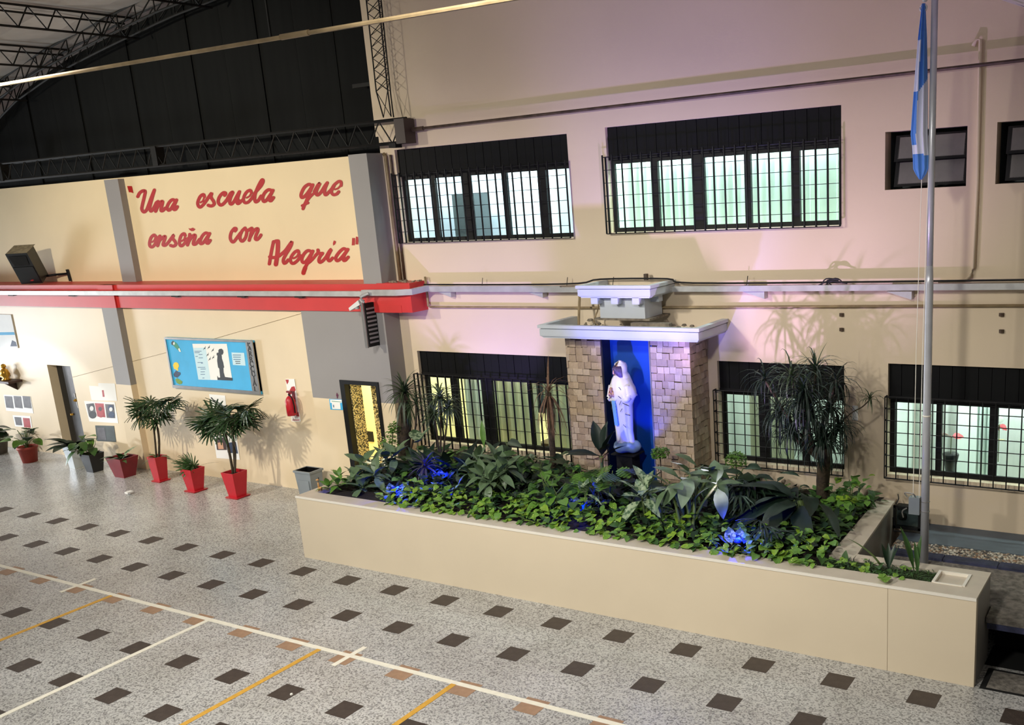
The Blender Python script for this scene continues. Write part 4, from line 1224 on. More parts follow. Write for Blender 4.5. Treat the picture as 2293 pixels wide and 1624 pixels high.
# ------------------------------------------------------------------ raised concrete slab on the right
def sz(y): return 0.580 + (y - 0.95) * (0.675 - 0.58) / (3.33 - 0.95)


SX0, SX1 = 15.19, 19.5
slab = struct('floor_slab', MB().hexa([(SX0, 1.21, sz(1.21) - .08), (SX1, .93, sz(.93) - .10), (SX1, 3.32, sz(3.32) - .1), (SX0, 3.32, sz(3.32) - .1), (SX0, 1.21, sz(1.21)), (SX1, 1.21, sz(1.21)), (SX1, 3.32, sz(3.32)), (SX0, 3.32, sz(3.32))]), MT['concrete'])
MB().hexa([(PX1 + .01, .94, sz(.95) - .06), (SX1, .94, sz(.95) - .06), (SX1, 1.22, sz(1.2) - .06), (PX1 + .01, 1.22, sz(1.2) - .06), (PX1 + .01, .94, sz(.95)), (SX1, .94, sz(.95)), (SX1, 1.22, sz(1.22)), (PX1 + .01, 1.22, sz(1.22))]).build('slab_nosing', MT['concrete'], slab)
MB().box((PX1 + .02, .945, sz(.95) - .13), (SX1, .99, sz(.95) - .06)).build('slab_edge_strip', MT['slate'], slab)
MB().box((PX1 + .01, 1.5, 0.001), (SX1, 1.54, .5)).box((PX1 + .0, 1.0, 0.001), (SX1, 1.5, .004)).build('opening_shade', MT['void'], slab)  # near-black lining paints in the shade under the slab
MB().box((17.0, .97, .3), (17.8, 1.0, .47)).build('broken_riser', MT['slate'], slab)
ya, yb2, yc = on_z(2200, 1232, .66).y, on_z(2200, 1255, .65).y, on_z(2200, 1268, .645).y
MB().hexa([(15.19, ya, sz(ya)), (SX1, ya, sz(ya)), (SX1, 3.325, sz(3.3)), (15.19, 3.325, sz(3.3)), (15.19, ya, sz(ya) + .012), (SX1, ya, sz(ya) + .012), (SX1, 3.325, sz(3.3) + .012), (15.19, 3.325, sz(3.3) + .012)]).build('painted_band', MT['bluegrey'], slab)
x = 15.2
while x < 19:
    l = rnd(.5, .8)
    MB().hexa([(x, yc, sz(yc)), (x + l - .01, yc, sz(yc)), (x + l - .01, yb2, sz(yb2)), (x, yb2, sz(yb2)), (x, yc, sz(yc) + .03), (x + l - .01, yc + .005, sz(yc) + .03), (x + l - .01, yb2, sz(yb2) + .025), (x, yb2, sz(yb2) + .025)]).build('curb_stone', MT['slate'], slab)
    x += l
pm_ = [MB(), MB(), MB(), MB(), MB()]
for i in range(1500):
    x, y = rnd(15.2, 17.6), rnd(yb2 + .01, ya - .01)
    s = rnd(.010, .024)
    z = sz(y)
    k = random.randrange(5)
    pm_[k].lathe([(0, -.3 * s), (s, 0), (s * .7, .5 * s), (0, .7 * s)], (x, y, z), 5, sx=rnd(.7, 1.2), sy=rnd(.7, 1.2), ph=rnd(0, 1), cap0=False, cap1=False)
pv, pf, pmi = MB(), 0, 0
for k in range(5):
    pv.add((pm_[k].v, pm_[k].f), M.Identity(4), k)
pv.build('pebbles', MT['pebble'], slab, kind='stuff')
for k, (a, b, c, d_) in enumerate(((16.72, 17.3, .50, .90), (17.34, 17.95, .50, .90))):
    MB().box((a, c, 0), (b, d_, .004)).build('drain_cover', MT['concrete'], fl)
for a, b in (((16.66, .46, 0), (16.72, .94, .003)), ((17.30, .46, 0), (17.34, .94, .003)), ((16.72, .46, 0), (18, .5, .003)), ((16.72, .9, 0), (18, .94, .003))):
    MB().box(a, b).build('drain_joint', MT['void'], fl)

# ------------------------------------------------------------------ shrine
ZC0, ZC1 = 3.145, 3.335
CXa, CXb, CYf = 10.07, 12.655, 2.405
sr = thing('shrine_canopy', 'two tiered pale grey shrine canopy with mouldings over the blue niche', 'canopy', (11.36, 2.9, 3.1))


def cornice(x0, x1, yf, z0, z1, name, parent, t=.07):
    """front and two side fascias with stepped mouldings, open on top"""
    h = z1 - z0
    for nm, a, b in (('front', 0, 0), ('left', 1, 0), ('right', 2, 0)):
        m = MB()
        for u0, u1, o in ((0, .1, .05), (.1, .16, .035), (.16, .68, .02), (.68, .76, .035), (.76, 1.0, 0)):
            za_, zb_ = z0 + h * u0, z0 + h * u1
            if nm == 'front': m.box((x0 + o, yf + o, za_), (x1 - o, yf + t + .02, zb_))
            elif nm == 'left': m.box((x0 + o, yf + t + .02, za_), (x0 + t + .02, YR - .003, zb_))
            else: m.box((x1 - t - .02, yf + t + .02, za_), (x1 - o, YR - .003, zb_))
        m.build(name, MT['cornice'], parent)


cornice(CXa, CXb, CYf, ZC0, ZC1, 'lower_cornice', sr)
MB().box((CXa + .09, CYf + .09, ZC0 + .01), (CXb - .09, YR - .003, ZC0 + .05)).build('canopy_slab', MT['cornice'], sr)
TXa, TXb, TYf = 10.655, 11.865, 2.58
cornice(TXa, TXb, TYf, 3.70, 3.875, 'upper_cornice', sr)
MB().box((TXa + .09, TYf + .09, 3.71), (TXb - .09, YR - .003, 3.74)).build('upper_slab', MT['cornice'], sr)
MB().box((10.93, 2.76, 3.40), (11.66, 3.26, 3.71)).build('pedestal_box', MT['cornice'], sr)
for x in (10.87, 11.20, 11.54):
    MB().box((x, 2.63, 3.61), (x + .11, 2.76, 3.705)).build('dentil', MT['cornice'], sr)
MB().box((11.66, 2.95, 3.61), (11.78, 3.07, 3.705)).build('dentil', MT['cornice'], sr)
MB().box((10.85, 2.72, 3.375), (11.75, YR - .003, 3.40)).build('box_footing', MT['debris'], sr)
db_ = MB()
for i in range(70):
    x, y = rnd(10.3, 12.3), rnd(2.55, 3.25)
    if 10.8 < x < 11.8 and y > 2.65 and rnd(0, 1) < .6: continue
    s = rnd(.015, .05)
    db_.lathe([(0, -s * .3), (s, 0), (s * .6, s * .6), (0, s * .7)], (x, y, ZC0 + .055 + rnd(0, .1)), 5, ph=rnd(0, 3))
db_.build('rubble', MT['debris'], sr, kind='stuff')
MB().box((11.5, 2.62, 3.30), (12.1, 2.72, 3.36)).build('loose_board', MT['debris'], sr)
MB().tube([(10.46, 2.9, 3.25), (10.42, 3.0, 3.5), (10.40, 3.1, 3.8)], .02, 6).tube(catmull([(10.62, 3.2, 3.8), (10.66, 3.15, 3.5), (10.6, 3.1, 3.3), (10.75, 3.0, 3.25)], 4), .012, 5).build('cables', MT['palepipe'], sr)
MB().box((11.42, 3.2, 3.88), (11.47, 3.25, 3.97)).build('small_box', MT['rust'], sr)

SY = 2.775
NX0, NX1 = 10.90, 11.705
ni = thing('shrine_niche', 'tall deep blue niche panel behind the white statue', 'niche', (11.3, 3.0, .95))
MB().box((NX0, 3.0, .95), (NX1 + .02, 3.05, ZC0)).build('back_panel', MT['blue'], ni)
MB().box((NX0 - .002, SY + .012, .95), (NX0 + .012, 3.0, ZC0)).build('inner_jamb', MT['darkblue'], ni)
MB().box((NX1 - .022, SY - .012, 1.15), (NX1, SY + .01, ZC0 - .01)).build('edge_strip', MT['alu'], ni)


def clad(pillar, faces):
    for (org, ux, n, wid, z0, z1) in faces:
        org, ux, n = V(org), V(ux), V(n)
        z = z0
        r = 0
        while z < z1 - .02:
            h = min(.100 * rnd(.9, 1.1), z1 - z)
            x = -rnd(0, .07)
            while x < wid - .002:
                w = rnd(.085, .125) if rnd(0, 1) < .8 else rnd(.14, .18)
                a, b = max(x, 0), min(x + w, wid)
                if wid - b < .03: b = wid
                if b - a > .012:
                    dz = rnd(-.008, .008) if r else 0
                    t = rnd(.010, .022)
                    g = .0025
                    p = [org + ux * (a + g), org + ux * (b - g)]
                    m = MB()
                    zz0, zz1 = z + g + dz, z + h - g + dz
                    lo = [V((q.x, q.y, zz0)) for q in (p[0], p[1])]
                    m.hexa([lo[0] + n * t, lo[1] + n * (t + rnd(-.004, .004)), lo[1], lo[0], V((p[0].x, p[0].y, zz1)) + n * (t + rnd(-.003, .003)), V((p[1].x, p[1].y, zz1)) + n * t, V((p[1].x, p[1].y, zz1)), V((p[0].x, p[0].y, zz1))])
                    m.build('stone', random.choice(MT['stone']), pillar)
                x = b
                if b >= wid: break
            z += h
            r += 1


pA = thing('stone_pillar', 'pillar clad in square travertine blocks left of the blue niche', 'pillar', (10.6, 3.0, .92), None)
MB().box((10.31, SY + .004, .92), (NX0 - .004, YR - .003, ZC0 - .005)).build('core', MT['mortar'], pA)
clad(pA, [((10.29, SY, 0), (1, 0, 0), (0, -1, 0), NX0 - 10.29 - .005, 1.08, ZC0 - .005)])
pB = thing('stone_pillar', 'pillar clad in square travertine blocks right of the blue niche', 'pillar', (12.0, 3.0, .92), None)
MB().box((NX1 + .024, SY + .004, .92), (12.30, YR - .003, ZC0 - .005)).build('core', MT['mortar'], pB)
clad(pB, [((NX1 + .004, SY, 0), (1, 0, 0), (0, -1, 0), 12.325 - NX1, 1.0, ZC0 - .005), ((12.304, SY + .0, 0), (0, 1, 0), (1, 0, 0), YR - SY - .01, 1.0, ZC0 - .005)])
pC = thing('stone_pillar', 'short stub of yellowish stacked stone behind the grille left of the shrine', 'pillar', (10.18, 3.1, .92), None)
MB().box((10.10, 3.03, .92), (10.27, YR - .003, 2.28)).build('core', MT['mortar'], pC)
clad(pC, [((10.10, 3.02, 0), (1, 0, 0), (0, -1, 0), .165, 1.0, 2.28)])

# ------------------------------------------------------------------ statue
st = thing('statue', 'white robed praying woman statue on a pale blue cloud base in the blue niche', 'statue', (11.29, 2.66, 1.49))
SYc = 2.66


def sx(px, py): return on_y(px, py, SYc)


lv = [(996, 1384, 1425), (985, 1382.5, 1420), (965, 1380.5, 1416.5), (940, 1377, 1416), (920, 1374, 1415.5), (905, 1372, 1415), (895, 1370.5, 1418), (886, 1368, 1422.5), (878, 1366.5, 1423), (868, 1366.5, 1420.5), (858, 1369.5, 1415), (848, 1372, 1409), (842, 1375, 1403), (836, 1377.5, 1399.5)]
N = 40
rings = []
for i, (py, a, b) in enumerate(lv):
    A, B = sx(a, py), sx(b, py)
    c = (A + B) / 2
    rx = (B - A).length / 2
    ry = rx * (.72 if i < 6 else .78)
    R = []
    for j in range(N):
        t = 2 * PI * j / N
        fold = 1 + (.075 * math.sin(11 * t + .4 * i * .3) * (1 if i < 6 else .3)) + (.03 * math.sin(5 * t) if i < 8 else 0)
        R.append(c + V((rx * math.cos(t) * (1 if abs(math.cos(t)) > .85 else fold), ry * math.sin(t) * fold, 0)))
    rings.append(R)
MB().rings(rings).build('robe', MT['statue'], st, True)
hc = sx(1388, 830)
ht = sx(1386, 808)
hh_ = ht.z - hc.z
# head with face turned down towards the left
fd = V((-.55, -.83, 0))
m_ = MB()
n = 18
HR = []
for k in range(11):
    v_ = -1 + 2 * k / 10
    r = math.sqrt(max(0, 1 - v_ * v_))
    HR.append([hc + V((math.cos(2 * PI * j / n) * r * .062, math.sin(2 * PI * j / n) * r * .072, v_ * .095)) + fd * .03 * (1 - abs(v_)) for j in range(n)])
m_.rings(HR).build('head', MT['skin'], st, True)
e1 = V((fd.y, -fd.x, 0))
fc_ = hc + fd * .098
MB().lathe([(0, -.03), (.014, -.025), (.008, .02), (0, .03)], (0, 0, 0), 8).build('nose', MT['skin'], st, True).location = (fc_ + fd * .004 + V((0, 0, -.04))) - wl(st)
for s_ in (-1, 1):
    p = fc_ - fd * .012 + e1 * (.026 * s_) + V((0, 0, .008))
    MB().lathe([(0, -.006), (.011, 0), (0, .006)], p, 8).build('eye', MT['hair'], st, True)
p = fc_ - fd * .006 + V((0, 0, -.052))
MB().lathe([(0, -.004), (.016, 0), (0, .004)], p, 8, sy=.6).build('mouth', MT['darkred'], st, True)
m_ = MB()
for j in range(26):
    t = j / 25
    ang = -1.25 + 2.5 * t
    d_ = fd * math.cos(ang) + e1 * math.sin(ang)
    p0 = hc + d_ * .075 + V((0, 0, .07))
    m_.tube([p0, hc + d_ * (.098 if abs(ang) > .45 else .092) + V((0, 0, .035)), hc + d_ * .092 + e1 * .02 * math.sin(ang) + V((0, 0, -.01 - .07 * min(1, abs(ang))))], .012, 5)
m_.build('hair', MT['hair'], st, True)
# veil: hood over the head running down the back and sides
m_ = MB()
VR = []
n = 24
for k in range(13):
    t = k / 12
    z = ht.z - t * 0.50
    if t < .12: rx, ry = .02 + .075 * math.sqrt(t / .12), .02 + .085 * math.sqrt(t / .12)
    elif t < .4: rx, ry = .095 + .01 * (t - .12), .105
    else: rx, ry = .098 + .085 * ((t - .4) / .6) ** .8, .105 + .03 * (t - .4) / .6
    cc = V((hc.x + (t * .055), SYc + .025, z)) if t > .35 else V((hc.x, SYc + .02, z))
    half = 2 * PI * (.38 if t > .08 else .5)
    back = math.atan2(-fd.y, -fd.x) - .25 * t
    VR.append([cc + V((rx * math.cos(back + half * (2 * j / (n - 1) - 1)), ry * math.sin(back + half * (2 * j / (n - 1) - 1)), -.012 * math.sin(j * 1.3) * t)) for j in range(n)])
b0 = len(m_.v)
for R in VR: m_.v += R
for i in range(12):
    for j in range(n - 1):
        m_.f.append((b0 + i * n + j, b0 + i * n + j + 1, b0 + (i + 1) * n + j + 1, b0 + (i + 1) * n + j)); m_.m.append(0)
m_.f.append(tuple(b0 + j for j in range(n))); m_.m.append(0)
vo = m_.build('veil', MT['statue'], st, True)
sd = vo.modifiers.new('s', 'SOLIDIFY'); sd.thickness = .014; sd.offset = 1
# arms and praying hands
hp_ = sx(1382, 882) + V((.0, -.155, 0.0))
for s_, sh_, el in ((-1, sx(1376, 862), sx(1374, 886)), (1, sx(1407, 862), sx(1412, 888))):
    w_ = hp_ + V((.03 * s_, .04, -.035))
    MB().tube(catmull([sh_ + V((0, -.06, 0)), el + V((0, -.08, 0)), el.lerp(w_, .55) + V((0, -.02, -.01)), w_], 5), [.055] * 5 + [.058] * 5 + [.05] * 5 + [.036], 10).build('sleeve', MT['statue'], st, True)
    hm = MB()
    hm.tube([w_, hp_ + V((.014 * s_, 0, .02)), hp_ + V((.014 * s_, -.005, .06))], [.026, .030, .026], 8, sy=.6)
    for f_ in range(4):
        b_ = hp_ + V((.012 * s_, -.03 + .018 * f_, .055))
        hm.tube([b_, b_ + V((-.002 * s_, -.006, .035)), b_ + V((-.006 * s_, -.012, .06 + .012 * (f_ in (1, 2))))], [.0095, .009, .006], 6)
    hm.tube([hp_ + V((.016 * s_, -.035, .01)), hp_ + V((.012 * s_, -.055, .035)), hp_ + V((.006 * s_, -.06, .06))], [.011, .010, .007], 6)
    hm.build('hand', MT['skin'], st, True)
# sash and painted strokes
A, B = sx(1384, 893), sx(1390, 948)
m_ = MB()
for k in range(8):
    t0, t1 = k / 8, (k + 1) / 8
    p, q = A.lerp(B, t0), A.lerp(B, t1)
    y = -.150 + .015 * t0
    m_.hexa([p + V((-.02, y, 0)), p + V((.035, y, 0)), p + V((.035, y + .06, 0)), p + V((-.02, y + .06, 0)), q + V((-.02, y, 0)), q + V((.03, y, 0)), q + V((.03, y + .06, 0)), q + V((-.02, y + .06, 0))])
m_.build('sash', MT['statueblue'], st)
m_ = MB()
for (xa, ya_, xb, yb_2) in ((1398, 862, 1412, 885), (1397, 882, 1403, 888), (1398, 902, 1403, 893), (1405, 898, 1413, 908), (1400, 918, 1403, 911), (1408, 924, 1415, 929), (1406, 946, 1411, 953), (1374, 902, 1377, 897), (1374, 915, 1378, 907)):
    def onrobe(px, py):
        c = sx((1370 + 1416) / 2 if py < 930 else 1398, py)
        p = sx(px, py)
        dx = (p.x - c.x)
        rx = .175 if py < 900 else .15
        ry = rx * .80
        t = max(0.05, 1 - (dx / rx) ** 2)
        return V((p.x - .0, SYc - ry * math.sqrt(t) - .022, p.z))
    m_.tube([onrobe(xa, ya_), (onrobe(xa, ya_) + onrobe(xb, yb_2)) / 2 + V((0, -.004, 0)), onrobe(xb, yb_2)], .0038, 5)
m_.build('painted_stroke', MT['ink'], st)
bz = sx(1404, 1011).z
bc = sx(1404, 1000)
m_ = MB()
R2 = []
for z, r in ((0, .13), (.02, .19), (.07, .215), (.115, .20), (.15, .165), (.165, .09)):
    R2.append([V((bc.x + 0, SYc, bz + z)) + V((math.cos(2 * PI * j / 28) * r * (1 + .06 * math.sin(5 * 2 * PI * j / 28)), math.sin(2 * PI * j / 28) * r * .72, .012 * math.sin(4 * 2 * PI * j / 28))) for j in range(28)])
m_.rings(R2).build('cloud_base', MT['statuebase'], st, True)
pd = MB().box((bc.x - .13, SYc - .1, .92), (bc.x + .13, SYc + .12, bz - .03)).box((bc.x - .19, SYc - .15, bz - .03), (bc.x + .2, SYc + .15, bz - .012))
pd.build('pedestal', MT['void'], None, False, 'black pedestal under the white statue, half hidden by leaves', 'pedestal')

# ------------------------------------------------------------------ flagpole, flag, box, floodlight
FX, FY = 15.695, 2.04
fz0 = sz(FY)
fp = thing('flagpole', 'tall grey painted steel flagpole stepping thinner upward', 'flagpole', (FX, FY, fz0))
MB().lathe([(.049, fz0), (.048, 2.45), (.046, 2.46), (.044, 3.95), (.036, 4.15)], (FX, FY, 0), 18).build('lower_section', MT['pole'], fp, True)
MB().lathe([(.036, 4.15), (.036, 5.4), (.035, 7.02)], (FX, FY, 0), 16).build('upper_section', MT['pole'], fp, True)
MB().lathe([(.048, 2.44), (.050, 2.45), (.048, 2.46)], (FX, FY, 0), 18).build('joint_ring', MT['trimwhite'], fp, True)
for z in (on_y(2072, 1123, FY).z, on_y(2072, 1145, FY).z):
    MB().lathe([(.050, z - .006), (.056, z), (.050, z + .006)], (FX, FY, 0), 16).build('clamp_wire', MT['alu'], fp)
hx = on_y(2054, 700, FY).x
for k in (0, 1):
    x = hx + .07 * k
    MB().tube([(x + .03, FY - .02, 5.15), (x, FY - .02, 3.2), (x - .01, FY - .02, 1.25)], .0045, 4).build('halyard', MT['trimwhite'], fp)
MB().lathe([(.02, 0), (.03, .02), (.02, .04)], (FX - .1, FY, 6.86), 8).build('pulley', MT['white'], fp)
fg = thing('flag', 'sky blue and white striped flag hanging furled beside the flagpole', 'flag', (15.6, FY - .02, 5.1))
fl_l = [(8, 2065, 2072), (85, 2056.5, 2075), (150, 2051, 2076), (205, 2047, 2077), (260, 2042.5, 2077), (300, 2039.5, 2077), (330, 2043, 2078), (352, 2044, 2079.5), (378, 2045, 2079), (390, 2051, 2074), (402, 2059, 2065)]
import bisect


def lr(py):
    for a, b in zip(fl_l, fl_l[1:]):
        if a[0] <= py <= b[0]:
            t = (py - a[0]) / (b[0] - a[0])
            return a[1] + (b[1] - a[1]) * t, a[2] + (b[2] - a[2]) * t
    return fl_l[-1][1:]


RG = []
ny = 96
N = 64
for k in range(ny + 1):
    py = 8 + (402 - 8) * k / ny
    a, b = lr(py)
    A, B = on_y(a, py, FY - .02), on_y(b, py, FY - .02)
    c = (A + B) / 2
    rx = (B - A).length / 2
    ry = .03 + .05 * math.sin(PI * k / ny)
    RG.append([c + V((rx * math.cos(2 * PI * j / N), ry * math.sin(2 * PI * j / N) * (1 + .35 * math.sin(7 * 2 * PI * j / N + k * .018)), 0)) for j in range(N)])
m_ = MB().rings(RG)
for i, f_ in enumerate(m_.f):
    c = sum((m_.v[q] for q in f_), V()) / len(f_)
    px, py = project(c)
    a, b = lr(py)
    u = (px - a) / max(1, b - a)
    blue = 1
    if 90 < py < 205 and u < .32: blue = 0
    if py > 205 - 40 * (u - .3) and py < 346 and u > .30 - (.0 if py < 325 else .3): blue = 0
    m_.m[i] = 0 if blue else 1
m_.build('cloth', [MT['flagblue'], MT['flagwhite']], fg, True)
MB().tube([V((FX - .11, FY - .02, 6.80)) + V((.035 * math.cos(a), 0, .035 * math.sin(a))) for a in [2 * PI * j / 12 for j in range(13)]], .009, 6).build('ring', MT['white'], fg)
jb = thing('junction_box', 'small grey junction box strapped to the flagpole base', 'electrical box', (FX - .14, FY, 1.2))
jt, jz = on_y(2050, 1113, FY).z, on_y(2050, 1150, FY).z
jd = jz - 1.03
MB().box((FX - .18, FY - .05, jz), (FX - .055, FY + .05, jt)).build('box_body', MT['binplastic'], jb)
MB().tube(catmull([(FX - .2, FY - .03, jt), (FX - .23, FY - .04, jt + .05), (FX - .13, FY - .05, jt + .05), (FX - .1, FY - .03, jt)], 4), .008, 5).tube(catmull([(FX - .2, FY - .05, jz + .07), (FX - .25, FY - .06, jz + .03), (FX - .24, FY - .05, jz - .05)], 4), .008, 5).build('wires', MT['alu'], jb)
f1_, f2_ = on_y(2001, 1131, 2.9), on_y(2058, 1180, 2.9)
fz = sz(2.9)
fo = thing('floodlight', 'black square floodlight standing on the slab beside the flagpole', 'floodlight', ((f1_.x + f2_.x) / 2, 2.95, fz))
x0, x1, z0, z1 = f1_.x, f2_.x + .02, fz + .07, f1_.z
MB().box((x0, 2.88, z0), (x1, 2.90, z0 + .035)).box((x0, 2.88, z1 - .03), (x1, 2.90, z1)).box((x0, 2.88, z0), (x0 + .03, 2.90, z1)).box((x1 - .03, 2.88, z0), (x1, 2.90, z1)).box((x0 + .02, 2.97, z0 + .02), (x1 - .02, 3.06, z1 - .02)).hexa([(x0, 2.9, z0), (x1, 2.9, z0), (x1 - .02, 2.98, z0 + .02), (x0 + .02, 2.98, z0 + .02), (x0, 2.9, z0 + .012), (x1, 2.9, z0 + .012), (x1 - .02, 2.98, z0 + .032), (x0 + .02, 2.98, z0 + .032)]).build('housing', MT['blackmetal'], fo)
MB().box((x0 + .03, 2.892, z0 + .035), (x1 - .03, 2.897, z1 - .03)).build('lens', MT['glass'], fo)
MB().box((x0 + .03, 2.955, z0 + .03), (x1 - .03, 2.965, z1 - .03)).build('reflector', MT['photo'], fo)
MB().lathe([(0, -.05), (.05, -.04), (.06, 0), (.05, .04), (0, .05)], (x0 + .1, 2.94, (z0 + z1) / 2), 12, sy=.4).build('lamp', MT['steel'], fo, True)
MB().tube([(x0 - .015, 2.95, z0 + .12), (x0 - .015, 2.95, fz + .01), (x1 + .015, 2.95, fz + .01), (x1 + .015, 2.95, z0 + .12)], .012, 5).build('stand', MT['blackmetal'], fo)
MB().tube(catmull([(x0 + .02, 2.95, z1), (x0 + .04, 2.98, z1 + .06), (x0 + .0, 3.1, z1 + .08)], 4), .008, 5).build('cable', MT['cable'], fo)
# ------------------------------------------------------------------ foliage
def interp(prof, n):
    P = catmull([(x, w, 0) for x, w in prof], 4)
    xs = [q.x for q in P]
    out = []
    for i in range(n + 1):
        t = i / n * (len(P) - 1)
        k = min(int(t), len(P) - 2)
        q = P[k].lerp(P[k + 1], t - k)
        out.append((q.x, max(q.y, .002)))
    return out


def leafgeo(prof, droop=.2, fold=.25, wave=0.0, n=9, cols=(-1, -.5, 0, .5, 1)):
    """leaf of length 1 along +X; prof = [(x, half width)]"""
    m = MB()
    rows = []
    for i, (x, w) in enumerate(interp(prof, n)):
        z = -droop * x * x
        rows.append([V((x, w * u, z + fold * w * (1.25 * abs(u) - .45 * u * u) + wave * abs(u) * math.sin(i * 2.3 + u))) for u in cols])
    return m.grid(rows)


OV = [(0, .01), (.12, .015), (.25, .13), (.45, .21), (.65, .20), (.82, .13), (.94, .05), (1, .004)]
OVW = [(0, .01), (.1, .02), (.2, .2), (.4, .30), (.62, .29), (.82, .18), (.94, .07), (1, .004)]
LAN = [(0, .012), (.15, .03), (.35, .09), (.55, .10), (.75, .075), (.9, .035), (1, .003)]
HRT = [(0, .01), (.18, .015), (.17, .26), (.32, .36), (.52, .36), (.74, .24), (.9, .1), (1, .004)]
BLD = [(0, .022), (.3, .03), (.6, .026), (.85, .016), (1, .002)]
BAN = [(0, .02), (.16, .022), (.24, .10), (.42, .17), (.62, .17), (.82, .12), (.94, .05), (1, .004)]
GEO = {}


def LM(kind, mat, var=0):
    k = (kind, mat, var)
    if k not in GEO:
        d = (.12, .34, .6)[var]
        if kind == 'oval': g = leafgeo(OV, d, .3, .006)
        elif kind == 'wide': g = leafgeo(OVW, d, .22)
        elif kind == 'lance': g = leafgeo(LAN, d, .3)
        elif kind == 'heart': g = leafgeo(HRT, d * .6, .25, .012)
        elif kind == 'blade': g = leafgeo(BLD, d * 1.2, .2)
        elif kind == 'banana': g = leafgeo(BAN, d * 1.1, .3, .010, 14)
        elif kind == 'fan':
            g = MB()
            nl = 11
            for i in range(nl):
                a = -1.75 + 3.5 * i / (nl - 1) + rnd(-.06, .06)
                l = .95 - .12 * abs(a) + rnd(-.05, .05)
                d_ = V((math.cos(a), math.sin(a), 0)); n = V((-d_.y, d_.x, 0))
                for (t0, w0), (t1, w1_) in zip(((0, .012), (.35, .046), (.75, .050)), ((.35, .046), (.75, .050), (1, .022))):
                    def P(t, w, s): return d_ * (l * t) + n * (w * s) + V((0, 0, -d * t * t * .9 + (.02 if s else 0)))
                    g.face([P(t0, w0, 1), P(t0, 0, 0), P(t1, 0, 0), P(t1, w1_, 1)]); g.face([P(t0, 0, 0), P(t0, w0, -1), P(t1, w1_, -1), P(t1, 0, 0)])
        elif kind == 'fern':
            g = MB()
            for i in range(13):
                x = .08 + .9 * i / 13
                l = .22 * math.sin(PI * min(1, (i + 2) / 14)) + .03
                for s in (-1, 1):
                    b = V((x, 0, -d * x * x))
                    t = V((x + .06, s * l, -d * x * x - .04))
                    g.face([b, b + V((.045, 0, 0)), t + V((.02, 0, 0)), t])
            g.tube([(0, 0, 0), (.5, 0, -d * .25), (1, 0, -d)], .008, 4)
        elif kind == 'split':
            g = MB()
            for i in range(6):
                x = .12 + .8 * i / 6
                w = (.30, .46, .50, .44, .33, .18)[i]
                for s in (-1, 1):
                    b0, b1 = V((x, 0, -d * x * x)), V((x + .12, 0, -d * (x + .12) ** 2))
                    t0, t1 = V((x + .06, s * w, -d * x * x + .03)), V((x + .16, s * w * .92, -d * x * x + .02))
                    g.face([b0, b1, t1, t0])
            g.face([(0, -.012, 0), (1, 0, -d), (0, .012, 0)])
        GEO[k] = g.mesh(kind + '_leaf', MT[mat], True)
    return GEO[k]


def leaf(parent, me, pos, az, el, ln, roll=0, wd=1, name='leaf'):
    mt = M.Translation(pos) @ M.Rotation(az, 4, 'Z') @ M.Rotation(-el, 4, 'Y') @ M.Rotation(roll, 4, 'X') @ M.Diagonal((ln, ln * wd, ln, 1))
    return inst(me, name, parent, mt)


def whorl(parent, kind, mat, c, n, ln, e0=1.1, e1=-.2, wd=1, a0=0, jit=.15, name='leaf', var=None):
    for i in range(n):
        t = i / max(1, n - 1)
        az = a0 + i * 2.4 + rnd(-.2, .2)
        el = e0 + (e1 - e0) * t + rnd(-jit, jit)
        v = var if var is not None else (1 if t < .6 else 2)
        leaf(parent, LM(kind, mat, v), V(c) + V((0, 0, -.03 * t)), az, el, ln * rnd(.82, 1.12), rnd(-.3, .3), wd, name)


def stem(parent, pts, r, mat='caneg', name='stem', n=6):
    return MB().tube(catmull(pts, 4), r, n).build(name, MT[mat], parent, True)


def blades(c, n, ln, w, droop, e0, e1, up=0):
    """one mesh of many narrow arching leaves (a dracaena head)"""
    m = MB()
    c = V(c)
    for i in range(n):
        t = i / n
        az = i * 2.4 + rnd(-.3, .3)
        el = e0 + (e1 - e0) * t + rnd(-.12, .12)
        l = ln * rnd(.75, 1.1)
        d = V((math.cos(az), math.sin(az), 0)); sd = V((-d.y, d.x, 0))
        p = c + V((0, 0, up * (1 - t))); rows = []
        sg = 5
        for k in range(sg + 1):
            u = k / sg
            ww = w * (1 - u) ** .6 if k else w * .7
            q = (p + sd * ww + V((0, 0, ww * .4)), p, p - sd * ww + V((0, 0, ww * .4)))
            rows.append(q)
            e = el - droop * u
            p = p + (d * math.cos(e) + V((0, 0, math.sin(e)))) * (l / sg)
        m.grid(rows)
    return m


def fine(c, r, n, size, sq=1.0):
    m = MB()
    c = V(c)
    for i in range(n):
        v_ = V((rnd(-1, 1), rnd(-1, 1), rnd(-.6, 1)))
        if v_.length > 1: v_.normalize()
        p = c + V((v_.x * r, v_.y * r, v_.z * r * sq))
        a = rnd(0, 6.28); s = size * rnd(.6, 1.3)
        d = V((math.cos(a), math.sin(a), rnd(-.5, .6))) * s; k = V((-math.sin(a), math.cos(a), rnd(-.4, .4))) * s * .6
        m.face([p - k, p + d * .6 - k * .6, p + d, p + d * .6 + k * .6, p + k])
    return m


def at(px, py, y): return on_y(px, py, y)


def gnd(px, y): # soil point under a picture column
    p = on_y(px, 1050, y)
    return V((p.x, y, .94))


PG = 'shrubs of the shrine bed'
